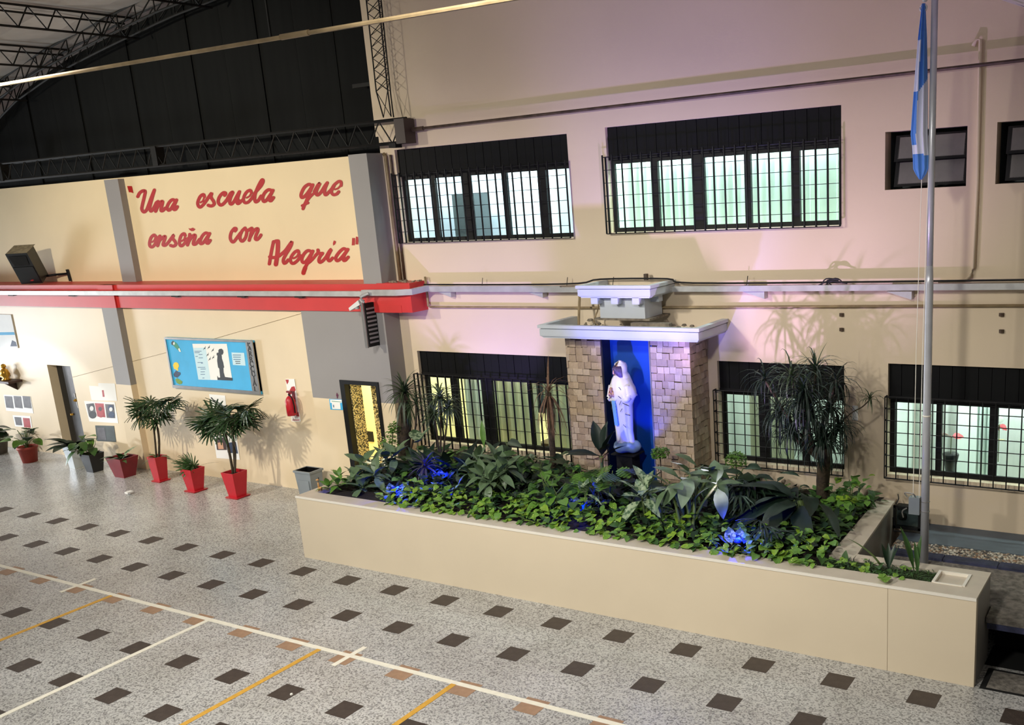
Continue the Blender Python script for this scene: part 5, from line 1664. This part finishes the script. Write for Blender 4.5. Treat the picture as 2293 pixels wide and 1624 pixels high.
# 1 broad grey-green shrub, left end
t = thing('dieffenbachia', 'broad grey-green leafed shrub at the left end of the planter', 'plant', gnd(815, 1.25))
for px, py, y in ((812, 1038, 1.3), (838, 1062, 1.2), (795, 1070, 1.15), (812, 1092, 1.05), (835, 1042, 1.45)):
    c = at(px, py, y)
    stem(t, [t.location, (t.location + c) / 2 + V((0, 0, .02)), c], [.016] * 8 + [.012])
    whorl(t, 'oval', 'g_grey', c, 8, .30, 1.2, -.35, 1.15, rnd(0, 6))
t = thing('shrub', 'grey-green shrub behind the left blue lamp, one long leaf pointing right', 'plant', gnd(880, 1.75))
for px, py, y in ((862, 1030, 1.8), (885, 1022, 1.9)):
    c = at(px, py, y)
    stem(t, [t.location, c], .014)
    whorl(t, 'oval', 'g_grey', c, 8, .33, 1.2, -.2, 1.1, rnd(0, 6))
leaf(t, LM('oval', 'g_grey', 0), at(870, 1035, 1.75), .3, .75, .46)
t = thing('seedling', 'low green seedling plant in the left front corner of the planter', 'plant', gnd(740, .85))
for px, py, y in ((735, 1090, .88), (757, 1085, .95), (760, 1068, 1.2)):
    whorl(t, 'oval', 'g_light', at(px, py, y), 8, .19, 1.3, .1, 1.1, rnd(0, 6))
t = thing('boxwood', 'fine-leaved pale shrub growing beside the black door frame', 'plant', gnd(878, 2.6))
for px, py, y, r in ((878, 985, 2.6, .14), (884, 960, 2.6, .09), (872, 1005, 2.5, .15)):
    fine(at(px, py, y), r, 170, .035, 1.2).build('foliage', MT['g_light'], t, kind='stuff')
stem(t, [t.location, at(880, 960, 2.6)], .01, 'bark')
# yucca and dracaenas at the left
t = thing('yucca', 'yucca with a thick shaggy trunk in front of the grey pillar', 'plant', gnd(907, 2.75))
hd_ = at(905, 880, 2.75)
m_ = MB()
m_.tube([t.location, t.location.lerp(hd_, .5), hd_], [.10, .12, .08], 12)
m_.build('trunk', MT['bark'], t, True)
blades(hd_ - V((0, 0, .02)), 60, .62, .020, .35, -1.0, -1.5).build('dead_leaf_skirt', MT['g_drac'], t)
blades(hd_, 64, .48, .019, 1.2, 1.35, -.4).build('leaf_crown', MT['g_drac'], t)
c = at(932, 905, 2.7)
stem(t, [t.location + V((.1, 0, 0)), at(930, 960, 2.7), c], .018, 'bark', 'side_cane')
blades(c, 26, .34, .014, 1.3, 1.2, -.4).build('leaf_crown', MT['g_drac'], t)
t = thing('dracaena', 'thin-caned dracaena with two drooping heads before the yellow-lit window', 'plant', gnd(985, 2.45))
for px, py, y in ((985, 892, 2.45), (1003, 915, 2.5), (972, 930, 2.4)):
    c = at(px, py, y)
    stem(t, [t.location, t.location.lerp(c, .6) + V((.02, 0, 0)), c], .016, 'bark', 'cane')
    blades(c, 52, .42, .018, 1.6, 1.35, -.6).build('leaf_crown', MT['g_drac'], t)
t = thing('cordyline', 'spiky purple-grey cordyline behind the left blue lamp', 'plant', gnd(952, 1.75))
c = at(952, 1046, 1.75)
stem(t, [t.location, c], .02, 'bark', 'cane')
blades(c, 46, .36, .016, 1.1, 1.4, -.6).build('leaf_crown', MT['g_purple'], t)
t = thing('calathea', 'single striped rounded leaf rising beside the shaggy yucca trunk', 'plant', gnd(940, 2.3))
c = at(935, 992, 2.3)
stem(t, [t.location, c], .01)
for a, e in ((.4, .9), (-.5, .5), (2.4, .6)): leaf(t, LM('wide', 'g_var', 0), c, a, e, .34, .2, 1.15)
t = thing('peace_lily', 'tall clump of dark strap leaves below the left window grille', 'plant', gnd(1010, 2.25))
for i in range(34):
    leaf(t, LM('lance', random.choice(['g_dark', 'g_mid', 'g_deep']), random.choice([1, 2])), t.location + V((rnd(-.45, .35), rnd(-.3, .25), 0)), rnd(0, 6.28), rnd(.6, 1.4), rnd(.42, .68), rnd(-.4, .4), 1.4)
t = thing('peace_lily', 'dark strap leaf clump with one upright pale leaf behind the silver shrub', 'plant', gnd(1110, 2.2))
for i in range(26):
    leaf(t, LM('lance', random.choice(['g_dark', 'g_deep', 'g_dark']), 1), t.location + V((rnd(-.5, .6), rnd(-.2, .3), 0)), rnd(0, 6.28), rnd(.4, 1.2), rnd(.4, .6), rnd(-.4, .4), 1.8)
leaf(t, LM('lance', 'g_light', 0), at(1084, 1004, 2.1), 2.2, 1.5, .42, 0, 1.0)
t = thing('spider_plant', 'grassy spider plant with narrow leaves left of the dense rosette shrub', 'plant', gnd(985, 1.25))
for px, y in ((985, 1.25), (1010, 1.4), (960, 1.3)):
    blades(gnd(px, y), 40, .34, .010, 1.5, 1.3, .4).build('leaf_tuft', MT['g_mid'], t)
# aglaonema cluster
t = thing('aglaonema', 'dense rosette shrub of grey-green pointed leaves in the middle of the bed', 'plant', gnd(1095, 1.5))
for px, py, y in ((1112, 1032, 1.6), (1070, 1032, 1.65), (1080, 1066, 1.4), (1132, 1050, 1.6), (1098, 1080, 1.3), (1050, 1056, 1.55), (1118, 1062, 1.45)):
    c = at(px, py, y)
    stem(t, [t.location, c], .013)
    whorl(t, 'oval', 'g_grey', c, 11, .30, 1.2, -.45, .95, rnd(0, 6))
t = thing('aglaonema', 'open rosette of silver-striped leaves right of the middle blue lamp', 'plant', gnd(1440, 1.2))
for px, py, y, k in ((1438, 1115, 1.2, 12), (1450, 1098, 1.25, 6)):
    c = at(px, py, y)
    stem(t, [t.location, c], .016)
    whorl(t, 'oval', 'g_var', c, k, .36, 1.25, -.55, .9, rnd(0, 6))
t = thing('philodendron', 'pale green heart-leaved climber between the two rosette shrubs', 'plant', gnd(1235, 1.5))
for i in range(46):
    px, py = rnd(1175, 1300), rnd(1040, 1130)
    y = 1.05 + (1130 - py) / 90 * .95
    leaf(t, LM('heart', random.choice(['g_light', 'g_light', 'g_mid']), 1), at(px, py, y), rnd(-2.6, -.2), rnd(-.5, .7), rnd(.15, .24), rnd(-.5, .5), 1)
for i in range(6): stem(t, [t.location + V((rnd(-.3, .3), rnd(-.2, .2), 0)), at(rnd(1180, 1290), rnd(1045, 1090), 1.5)], .006)
t = thing('corn_plant', 'young corn plant with three big upright dark leaves left of the statue', 'plant', gnd(1347, 2.15))
c = at(1347, 1022, 2.15)
MB().tube(catmull([t.location, t.location.lerp(c, .5), c], 3), [.025] * 6 + [.035], 7).build('cane', MT['caneg'], t, True)
for az, el, l in ((2.6, 1.25, .52), (1.2, 1.4, .50), (-.1, 1.1, .50), (-.7, .75, .44), (3.3, .1, .58), (3.9, .35, .5), (.4, .5, .4)):
    leaf(t, LM('oval', 'g_deep', 0), c, az, el, l, rnd(-.2, .2), .85)
for a in range(5):
    MB().tube([c + V((.03 * math.cos(a * 1.3), .03 * math.sin(a * 1.3), -.02)), c + V((.12 * math.cos(a * 1.3), .12 * math.sin(a * 1.3), .06 - .03 * a))], [.016, .006], 5).build('old_sheath', MT['dry'], t)
t = thing('monstera', 'split-leaved climber under the corn plant left of the pedestal', 'plant', gnd(1330, 1.75))
for i in range(16):
    px, py = rnd(1285, 1395), rnd(1030, 1090)
    leaf(t, LM('split', random.choice(['g_mid', 'g_light', 'g_dark']), 1), at(px, py, 1.5 + (1090 - py) / 60 * .5), rnd(-2.8, -.1), rnd(-.3, .6), rnd(.24, .34), rnd(-.4, .4), 1)
for i in range(5): stem(t, [t.location + V((rnd(-.2, .2), 0, 0)), at(rnd(1295, 1385), rnd(1040, 1075), 1.7)], .007)
t = thing('lily', 'low plant of cupped pale petals-like leaves lit blue by the middle lamp', 'plant', gnd(1318, 1.3))
for px, py, y in ((1310, 1108, 1.28), (1340, 1098, 1.5)):
    c = at(px, py, y)
    stem(t, [V((c.x, c.y, .94)), c], .008)
    for az, el in ((-2.2, 1.1), (-.4, 1.15), (1.4, 1.3), (-1.3, .9), (2.6, .9)): leaf(t, LM('oval', 'g_var', 0), c, az, el, .22, 0, 1.2)
    leaf(t, LM('lance', 'g_var', 2), c, -.3, .3, .3)
t = thing('schefflera', 'tall clump of thick green stalks with broad grey-green leaves right of the shrine', 'plant', gnd(1535, 1.25))
for i in range(6):
    b = t.location + V((rnd(-.1, .1), rnd(-.08, .08), 0))
    e = at((1500, 1525, 1545, 1565, 1590, 1605)[i], (1090, 1075, 1062, 1050, 1062, 1085)[i], (1.2, 1.3, 1.4, 1.6, 1.5, 1.35)[i])
    stem(t, [b, b.lerp(e, .5) + V((0, 0, .06)), e], [.022] * 4 + [.018] * 4 + [.012], 'caneg', 'stalk')
    whorl(t, 'oval', 'g_grey', e, 5, .36, .9, -.6, 1.25, rnd(0, 6))
for px, py, y, lab, r in ((1478, 1016, 2.4, 'fluffy bright green clump at the right edge of the blue niche', .12), (1648, 1032, 2.85, 'small ruffled green bush under the dracaena window', .15)):
    c = at(px, py, y)
    t = thing('parsley_bush', lab, 'plant', V((c.x, y, .94)))
    fine(c, r, 420, .03, .8).build('foliage', MT['g_light'], t, kind='stuff')
    stem(t, [V((c.x, y, .94)), c], .01, 'bark')
t = thing('fern', 'bright fern fronds rising left of the big dark leaves', 'plant', gnd(1700, 2.45))
for i in range(9): leaf(t, LM('fern', 'g_light', 1), t.location + V((rnd(-.05, .05), 0, .05)), -.4 + i * .7, rnd(.7, 1.2), rnd(.4, .58), 0, .9, 'frond')
t = thing('fan_palm', 'dark pleated palm leaves above the right blue lamp', 'plant', gnd(1655, 1.9))
for px, py, y in ((1665, 1075, 1.9), (1640, 1092, 1.8), (1690, 1085, 2.0), (1655, 1110, 1.6), (1620, 1070, 2.1)):
    c = at(px, py, y)
    stem(t, [t.location, c], .009)
    leaf(t, LM('fan', 'g_dark', 2), c, rnd(-3, .2), rnd(-.1, .5), .34, 0, 1, 'frond')
    leaf(t, LM('fan', 'g_deep', 2), c + V((.1, .1, -.05)), rnd(-3, .2), rnd(-.3, .3), .34, 0, 1, 'frond')
t = thing('fan_palm', 'small narrow-fingered dark palm right of the right blue lamp', 'plant', gnd(1712, 1.0))
for px, py, y in ((1712, 1180, 1.0), (1730, 1195, .95), (1700, 1165, 1.1)):
    c = at(px, py, y)
    stem(t, [t.location, c], .007)
    leaf(t, LM('fan', 'g_deep', 1), c, rnd(-2.6, -.3), rnd(.1, .6), .30, 0, 1, 'frond')
t = thing('bird_of_paradise', 'clump of very large dark drooping leaves at the right of the bed', 'plant', gnd(1800, 2.0))
for az, el, l, v in ((3.3, .55, .8, 2), (3.8, .35, .85, 2), (-2.1, .3, .8, 2), (-1.3, .2, .75, 2), (-.5, .2, .65, 2), (2.7, .7, .7, 2), (4.5, .0, .7, 2), (3.5, .85, .75, 2), (-.9, .6, .7, 2), (3.6, .1, .7, 2), (-1.7, .7, .7, 2)):
    b = t.location + V((rnd(-.08, .08), rnd(-.08, .08), 0))
    m = b + V((.10 * math.cos(az), .10 * math.sin(az), rnd(.22, .4)))
    stem(t, [b, m], .014)
    leaf(t, LM('banana', 'g_deep', v), m, az, el, l, rnd(-.5, .5), .95)
# tall dracaena marginata, right
t = thing('dracaena', 'tall many-headed dracaena hiding the second lower window from the right', 'plant', gnd(1846, 2.75))
heads = [(1712, 850, 2.55, 26, .46), (1772, 842, 2.5, 34, .52), (1826, 830, 2.6, 34, .46), (1872, 858, 2.6, 28, .46), (1790, 900, 2.5, 34, .5), (1745, 925, 2.55, 30, .5), (1860, 915, 2.6, 34, .46), (1845, 985, 2.45, 50, .50), (1880, 960, 2.6, 26, .42), (1770, 965, 2.5, 30, .5), (1810, 930, 2.45, 40, .6), (1800, 880, 2.45, 40, .6)]
tr_ = at(1846, 1040, 2.6)
MB().tube(catmull([t.location, at(1842, 1090, 2.7), tr_, at(1850, 1000, 2.55)], 4), .085, 10).build('trunk', MT['bark'], t, True)
hub = at(1820, 1010, 2.55)
for px, py, y, n, l in heads:
    c = at(px, py, y)
    stem(t, [tr_, hub.lerp(c, .4) + V((rnd(-.05, .05), 0, -.03)), c], .018, 'bark', 'branch')
    blades(c, int(n * (1.2 if py < 880 else 2.0)), l * 1.1, .013, 2.2, 1.35, -.8).build('leaf_crown', MT['g_drac' if random.random() < .3 else 'g_deep'], t)
c = at(1948, 895, 2.75)
stem(t, [at(1846, 985, 2.6), at(1900, 930, 2.7), at(1930, 912, 2.75), c], .008, 'bark', 'branch')
blades(c, 20, .26, .010, 2.0, 1.3, -.3).build('leaf_crown', MT['g_drac'], t)
c = at(1826, 800, 2.6)
blades(at(1826, 838, 2.6), 7, .42, .011, .7, 1.57, .9).build('leaf_crown', MT['g_palm'], t)
t = thing('dead_palm', 'dry brown palm with hanging dead fronds left of the stone pillar', 'plant', gnd(1240, 2.62))
hd_ = at(1228, 880, 2.62)
stem(t, [t.location, t.location.lerp(hd_, .5), hd_], .05, 'bark', 'trunk')
blades(hd_, 60, .72, .013, .9, -.7, -1.5).build('dead_leaf_skirt', MT['dry'], t)
blades(hd_, 16, .55, .010, 2.1, 1.3, .3).build('dry_frond', MT['dry'], t)
leaf(t, LM('blade', 'dry', 0), hd_, 1.9, 1.45, .55)
t = thing('ivy_bush', 'light green scalloped bush against the wall at the right end of the bed', 'plant', gnd(1905, 2.8))
for i in range(48):
    px, py = rnd(1868, 1945), rnd(1065, 1125)
    leaf(t, LM('heart', random.choice(['g_light', 'g_mid', 'g_lime']), 1), at(px, py, 2.9 - (py - 1065) / 60 * .5), rnd(-2.8, -.1), rnd(-.5, .7), rnd(.10, .17), rnd(-.5, .5))
for i in range(5): stem(t, [t.location + V((rnd(-.1, .1), 0, 0)), at(rnd(1875, 1935), rnd(1070, 1100), 2.8)], .006)

RS = (('dark broad-leafed shrub under the left part of the yellow-lit grille', 9.15, 2.75, 24, .42), ('dark broad-leafed shrub under the right part of the yellow-lit grille', 9.85, 2.55, 22, .36), ('dark broad-leafed shrub at the foot of the left stone pillar', 10.65, 2.2, 18, .26), ('dark broad-leafed shrub hiding the statue pedestal', 11.45, 2.1, 20, .24), ('dark broad-leafed shrub at the foot of the right stone pillar', 12.15, 2.2, 20, .30), ('dark broad-leafed shrub under the left part of the dracaena window', 12.85, 2.7, 26, .42), ('dark broad-leafed shrub left of the dracaena trunk', 13.55, 2.55, 24, .36))
for lab, x, y, n, h in RS:
    t = thing('dark_shrub', lab, 'plant', (x, y, .94), None)
    for i in range(n):
        e = V((x + rnd(-.38, .38), y + rnd(-.3, .22), .98 + rnd(.02, h)))
        if i % 3 == 0: stem(t, [(x + rnd(-.1, .1), y, .94), e], .007)
        leaf(t, LM(random.choice(['wide', 'oval', 'heart']), random.choice(['g_dark', 'g_deep', 'g_dark', 'g_mid']), random.choice([1, 2])), e, rnd(-3.1, .3), rnd(-.5, .7), rnd(.22, .36), rnd(-.4, .4), 1)
# pothos vines along the front ledge: the leaves are single parts
POT = [LM('heart', k, v) for k in ('g_pothos', 'g_pothos', 'g_lime', 'g_light', 'g_mid') for v in (1, 2)]
for lab, xa, xb, n in (('variegated pothos vine along the left third of the front ledge', 8.25, 10.4, 250), ('variegated pothos vine along the middle of the front ledge', 10.4, 12.7, 265), ('variegated pothos vine along the right third of the front ledge', 12.7, 14.9, 255)):
    t = thing('pothos_vine', lab, 'plant', ((xa + xb) / 2, .85, .94))
    for i in range(n):
        y = .66 + (rnd(0, 1) ** 1.4) * .75
        x = rnd(xa, xb)
        z = 1.0 + rnd(0, .10) + (y - .66) * .12
        if y < .74: z = 1.0 + rnd(0, .04)
        leaf(t, random.choice(POT), (x, y, z), rnd(-2.9, -.2), rnd(-.5, .5), rnd(.085, .15), rnd(-.5, .5))
    for i in range(10):
        x = rnd(xa, xb - .3)
        stem(t, [(x, rnd(.75, 1.1), .96), (x + .15, rnd(.72, .9), 1.0), (x + .3, rnd(.68, .9), .99)], .005, 'caneg', 'vine_stem', 5)
# dense low leaves between the plants
gc = MB()
sm = [leafgeo(HRT, .2, .25, 0, 5, (-1, 0, 1)), leafgeo(OV, .3, .3, 0, 5, (-1, 0, 1)), leafgeo(LAN, .5, .3, 0, 5, (-1, 0, 1))]
for i in range(3000):
    x, y = rnd(6.98, 14.82), rnd(.95, 3.1)
    if x < 8.1 and y < 1.1: continue
    if 10.2 < x < 12.4 and y > 2.6: continue
    ln = rnd(.10, .20)
    mt = M.Translation((x, y, .95 + rnd(0, .17))) @ M.Rotation(rnd(0, 6.28), 4, 'Z') @ M.Rotation(-rnd(-.3, .9), 4, 'Y') @ M.Rotation(rnd(-.4, .4), 4, 'X') @ M.Scale(ln, 4)
    g = random.choice(sm)
    gc.add((g.v, g.f), mt, random.choice((0, 0, 1, 1, 2, 3)))
gc.build('groundcover', [MT['g_dark'], MT['g_mid'], MT['g_light'], MT['g_deep']], None, True, 'low dense green groundcover filling the shrine bed', 'groundcover', None, 'stuff')
gc = MB()
for i in range(520):
    x, y = rnd(14.0, 14.80), rnd(1.1, 3.1)
    if rnd(0, 1) > (y - .6) / 2.2: continue
    ln = rnd(.08, .14)
    mt = M.Translation((x, y, .97 + rnd(0, .14))) @ M.Rotation(rnd(0, 6.28), 4, 'Z') @ M.Rotation(-rnd(-.3, .7), 4, 'Y') @ M.Scale(ln, 4)
    g = sm[0]
    gc.add((g.v, g.f), mt, random.choice((0, 1, 1)))
gc.build('groundcover', [MT['g_mid'], MT['g_light']], None, True, 'light ivy groundcover beside the pale side ledge', 'groundcover', None, 'stuff')
# wing trough
t = thing('snake_plant', 'upright sword leaves in the narrow trough near the flagpole', 'plant', (15.72, .88, .95))
for (px, py, y, az, el, l) in ((2048, 1285, .86, 2.6, 1.25, .52), (2052, 1285, .9, 1.2, 1.5, .42), (2056, 1288, .84, 2.2, 1.35, .36)):
    leaf(t, LM('lance', 'g_mid', 0), at(px, py, y), az, el, l, 0, .75)
t = thing('sprout', 'thin dark sprout with a paddle leaf in the narrow trough', 'plant', (15.0, .9, .95))
leaf(t, LM('oval', 'g_mid', 0), at(1891, 1272, .92), 1.5, 1.45, .20)
leaf(t, LM('blade', 'g_mid', 1), at(1905, 1280, .9), 2.6, .7, .2)
t = thing('onion_weed', 'arching yellowish blade and dark shoots mid way along the narrow trough', 'plant', (15.4, .9, .95))
leaf(t, LM('blade', 'caneg', 2), at(1980, 1283, .9), 2.75, 1.1, .48, 0, 1.2)
for az in (1.2, 1.9, .6, 2.6): leaf(t, LM('lance', 'g_dark', 0), at(1990, 1278, .92), az, 1.3, .3)
t = thing('pothos_vine', 'few round pothos leaves trailing in the narrow trough', 'plant', (15.3, .8, .95))
for i in range(34):
    leaf(t, random.choice(POT), (rnd(14.85, 15.9), rnd(.68, 1.0), rnd(.98, 1.04)), rnd(-2.8, -.2), rnd(-.3, .5), rnd(.07, .12), rnd(-.4, .4))
leaf(t, LM('heart', 'g_pothos', 1), (15.62, .62, 1.0), -1.2, .3, .2)
gc = MB()
for i in range(420):
    g = sm[2]
    mt = M.Translation((rnd(14.9, 16.08), rnd(.72, 1.03), .95 + rnd(0, .03))) @ M.Rotation(rnd(0, 6.28), 4, 'Z') @ M.Rotation(-rnd(0, 1.1), 4, 'Y') @ M.Scale(rnd(.04, .08), 4)
    gc.add((g.v, g.f), mt)
gc.build('moss', MT['g_mid'], None, True, 'mossy grass filling the narrow trough', 'moss', None, 'stuff')
# garden lamps
for lab, p in (('small round blue garden lamp under the left shrub', (8.28, .98, .95)), ('small round blue garden lamp below the purple cordyline', (8.42, 1.78, .97)), ('small round blue garden lamp beside the cupped lily leaves', (11.27, 1.5, .95)), ('small round blue garden lamp at the foot of the dark fan palm', (13.80, .90, .95))):
    t = thing('garden_lamp', lab, 'garden lamp', p, 'blue lamps in the shrine bed')
    MB().lathe([(.01, p[2] - .04), (.012, p[2] + .05), (.05, p[2] + .06), (.06, p[2] + .10), (.05, p[2] + .11)], (p[0], p[1], 0), 12).build('lamp_body', MT['blackmetal'], t, True)
    MB().lathe([(0, p[2] + .112), (.046, p[2] + .112), (.03, p[2] + .125), (0, p[2] + .13)], (p[0], p[1], 0), 12).build('lens', MT['led'], t, True)
    for a in range(11):
        r_ = .10 + .05 * (a % 3)
        leaf(t, LM('oval', 'g_var', 0), V(p) + V((r_ * math.cos(a * .9), r_ * math.sin(a * .9), .02)), a * .9 + rnd(-.5, .5), rnd(.4, 1.0), rnd(.16, .26), rnd(-.4, .4), 1.3)
# small figurine on the left ledge
gp = on_z(707, 1101, ZT)
t = thing('figurine', 'tiny tan long-necked animal figurine on the left planter ledge', 'figurine', (gp.x + .02, gp.y + .06, ZT))
b = V((gp.x + .02, gp.y + .06, ZT))
m_ = MB().tube([b + V((-.02, 0, .035)), b + V((.045, 0, .045))], [.018, .022], 8).tube([b + V((-.005, 0, .05)), b + V((-.012, 0, .12)), b + V((0, 0, .17))], [.018, .012, .011], 8).tube([b + V((.005, 0, .175)), b + V((-.035, -.01, .165))], [.018, .010], 8)
for sx_, sy_ in ((-.015, .01), (-.015, -.01), (.04, .01), (.04, -.01)): m_.tube([b + V((sx_, sy_, .04)), b + V((sx_, sy_, 0))], .007, 5)
m_.build('figurine_body', pm('tan_figure', (214, 160, 92), .5), t, True)
MB().tube([b + V((.0, .008, .185)), b + V((.004, .01, .205))], .008, 5).build('horn', MT['ink'], t)

# ------------------------------------------------------------------ potted plants along the left wall
def pot(label, name, px, py, a, b, h, mat, flare=.78, rim=True, group='pots along the left wall', saucer=False):
    p = on_z(px, py, 0)
    t = thing(name, label, 'potted plant', (p.x, p.y, 0), group)
    z0 = 0.0
    if saucer:
        MB().hexa([(p.x - a * .45, p.y - b * .45, 0), (p.x + a * .45, p.y - b * .45, 0), (p.x + a * .45, p.y + b * .45, 0), (p.x - a * .45, p.y + b * .45, 0), (p.x - a * .5, p.y - b * .5, .025), (p.x + a * .5, p.y - b * .5, .025), (p.x + a * .5, p.y + b * .5, .025), (p.x - a * .5, p.y + b * .5, .025)]).build('saucer', MT[mat], t)
        z0 = .02
    hollow(MB(), p.x, p.y, z0, h, a / 2 * flare * .85, b / 2 * flare * .85, a / 2, b / 2, .018, h - .07).build('pot', MT[mat], t)
    MB().box((p.x - a / 2 + .018, p.y - b / 2 + .018, h - .075), (p.x + a / 2 - .018, p.y + b / 2 - .018, h - .06)).build('soil', MT['soil'], t)
    return t, V((p.x, p.y, h - .06))


def rpot(label, name, px, py, r, h, mat):
    p = on_z(px, py, 0)
    t = thing(name, label, 'potted plant', (p.x, p.y, 0), 'pots along the left wall')
    MB().lathe([(0, 0.002), (r * .72, 0), (r * .95, h - .05), (r * 1.02, h - .05), (r * 1.02, h), (r * .93, h), (r * .9, h - .06), (0, h - .06)], (p.x, p.y, 0), 22, cap0=False, cap1=False).build('pot', MT[mat], t, True)
    MB().lathe([(0, h - .055), (r * .9, h - .055)], (p.x, p.y, 0), 16, cap0=False, cap1=False).build('soil', MT['soil'], t)
    return t, V((p.x, p.y, h - .055))


t, c = rpot('grey round pot with a dark leafy plant, cut by the left edge', 'potted_shrub', -8, 1016, .32, .42, 'greypot')
for i in range(16): leaf(t, LM('wide', 'g_dark', 2), c + V((rnd(-.1, .15), rnd(-.1, .1), rnd(.0, .25))), rnd(-2.5, 1.5), rnd(.0, .9), rnd(.3, .4))
t, c = rpot('round terracotta pot with glossy split leaves near the dark door', 'potted_monstera', 68, 1034, .21, .36, 'terra')
for i in range(15):
    e = c + V((rnd(-.38, .30), rnd(-.3, .15), rnd(.18, .46)))
    stem(t, [c, (c + e) / 2 + V((0, 0, .06)), e], .008)
    leaf(t, LM('split' if i % 4 == 0 else 'wide', random.choice(['g_mid', 'g_light', 'g_dark']), 1), e, math.atan2(e.y - c.y, e.x - c.x) + rnd(-.4, .4), rnd(-.2, .6), rnd(.24, .34), rnd(-.3, .3), 1.1)
t, c = pot('white square pot half hidden behind the black pot', 'potted_shrub', 172, 1046, .30, .30, .50, 'whitepot')
for i in range(12): leaf(t, LM('wide', 'g_dark', 2), c + V((rnd(-.06, .06), rnd(-.06, .06), 0)), rnd(0, 6.28), rnd(.5, 1.1), rnd(.36, .5))
t, c = pot('black tapered square pot with bright green leaves in front of the white pot', 'potted_shrub', 213, 1055, .36, .34, .40, 'blackpot')
for i in range(20):
    e = c + V((rnd(-.28, .2), rnd(-.22, .1), rnd(.05, .42)))
    stem(t, [c, e], .007)
    leaf(t, LM('wide', random.choice(['g_mid', 'g_light', 'g_mid']), 2), e, rnd(-3.0, .2), rnd(-.4, .5), rnd(.24, .34))
t, c = pot('wide dark red trough with a small spathe-leaved plant', 'potted_seedling', 281, 1066, .50, .42, .42, 'darkred', .74)
for i in range(11): leaf(t, LM('lance', 'g_mid' if i < 8 else 'g_var', 2), c + V((rnd(-.18, .05), rnd(-.1, .05), 0)), rnd(0, 6.28), rnd(.3, 1.2), rnd(.26, .38), 0, 1.6)


def palm(t, c, canes, fans, y, undergrowth=True):
    for (pts, r) in canes:
        P = [c + V((rnd(-.04, .04), rnd(-.04, .04), 0))] + [at(px, py, y) for px, py in pts]
        stem(t, P, r, 'bark', 'cane', 7)
    for i, (px, py, l) in enumerate(fans):
        e = at(px, py, y + rnd(-.12, .12))
        k = at(*canes[i % len(canes)][0][-1], y)
        stem(t, [k, (k + e) / 2 + V((0, 0, .03)), e], .006)
        d = e - k
        leaf(t, LM('fan', 'g_palm', random.choice([0, 1, 1])), e, math.atan2(d.y, d.x) if abs(d.x) > .05 else rnd(-2, -1), rnd(.2, .9), l * 1.15, rnd(-.7, .7), 1, 'frond')
        leaf(t, LM('fan', 'g_palm', 1), e + V((0, -.05, -.04)), rnd(-3.1, .1), rnd(-.9, .4), l * 1.05, rnd(-.6, .6), 1, 'frond')
        leaf(t, LM('fan', 'g_palm', 2), e + V((.03, .05, .0)), rnd(-3.1, 3.1), rnd(-.2, 1.1), l, rnd(-.6, .6), 1, 'frond')


t, c = pot('tall narrow red pot with a two-stemmed lady palm beside the pilaster', 'potted_palm', 361, 1077, .27, .27, .52, 'redpot', .8, saucer=True)
palm(t, c, [([(356, 985), (350, 940)], .022), ([(347, 985), (343, 945)], .018)], [(318, 915, .36), (330, 903, .32), (350, 900, .34), (368, 900, .34), (345, 925, .36), (372, 915, .34), (322, 928, .34), (355, 940, .28), (385, 898, .24)], c.y)
for i in range(9): leaf(t, LM('lance', 'g_mid', 2), c, rnd(0, 6.28), rnd(.2, .9), rnd(.2, .36), 0, 1.2)
t, c = pot('squat red pot with a short grassy palm between two taller palms', 'potted_palm', 439, 1099, .32, .32, .46, 'redpot', .76, saucer=True)
for i in range(9):
    leaf(t, LM('fan', 'g_mid', 1), c + V((rnd(-.08, .02), rnd(-.06, .06), rnd(.02, .12))), rnd(1.5, 4.6), rnd(.5, 1.2), rnd(.26, .38), rnd(-.4, .4), .6, 'frond')
leaf(t, LM('blade', 'bark', 1), c, .4, .65, .55, 0, .7)
t, c = pot('largest red square pot with the three-stemmed lady palm under the notice board', 'potted_palm', 533, 1113, .33, .33, .50, 'redpot', .78, saucer=True)
palm(t, c, [([(512, 1005), (500, 955)], .024), ([(523, 1000), (517, 945)], .022), ([(527, 1010), (520, 965)], .016)], [(462, 945, .36), (478, 930, .36), (500, 918, .36), (522, 915, .38), (545, 930, .36), (556, 915, .32), (475, 962, .32), (500, 950, .36), (535, 952, .34), (550, 945, .32), (515, 935, .36), (487, 945, .36)], c.y)
# flowers behind the right window
t = thing('flower_vase', 'red and white artificial flowers in a black vase behind the right window grille', 'flowers', (15.9, 3.75, 1.3))
p = on_y(2128, 1040, 3.78)
MB().lathe([(.05, -.18), (.08, .0), (.11, .14), (.10, .15)], p, 10).build('vase', MT['blackpot'], t, True)
e = on_y(2130, 978, 3.74)
stem(t, [p, e], .006)
for az, k in ((0, 'petalred'), (.6, 'petalred'), (3.0, 'petalwhite'), (2.4, 'petalred')): leaf(t, LM('oval', k, 0), e, az, .1, .16, .5, 1.5, 'petal')
t = thing('flower_spray', 'white and red flower spray beside the right window mullion', 'flowers', (16.6, 3.75, 1.4))
e = on_y(2238, 950, 3.74)
stem(t, [e + V((0, 0, -.5)), e], .006)
for az, el, k in ((1.5, 1.2, 'petalwhite'), (2.0, .9, 'petalwhite'), (0, -.6, 'petalred'), (.8, -.9, 'petalred'), (3, -1.2, 'petalred')): leaf(t, LM('wide', k, 0), e, az, el, .12, .5, 1.2, 'petal')
for i in range(6): leaf(t, LM('oval', 'petalyellow', 0), on_y(2240, 988, 3.74), i, .4, .06, 0, 1, 'petal')
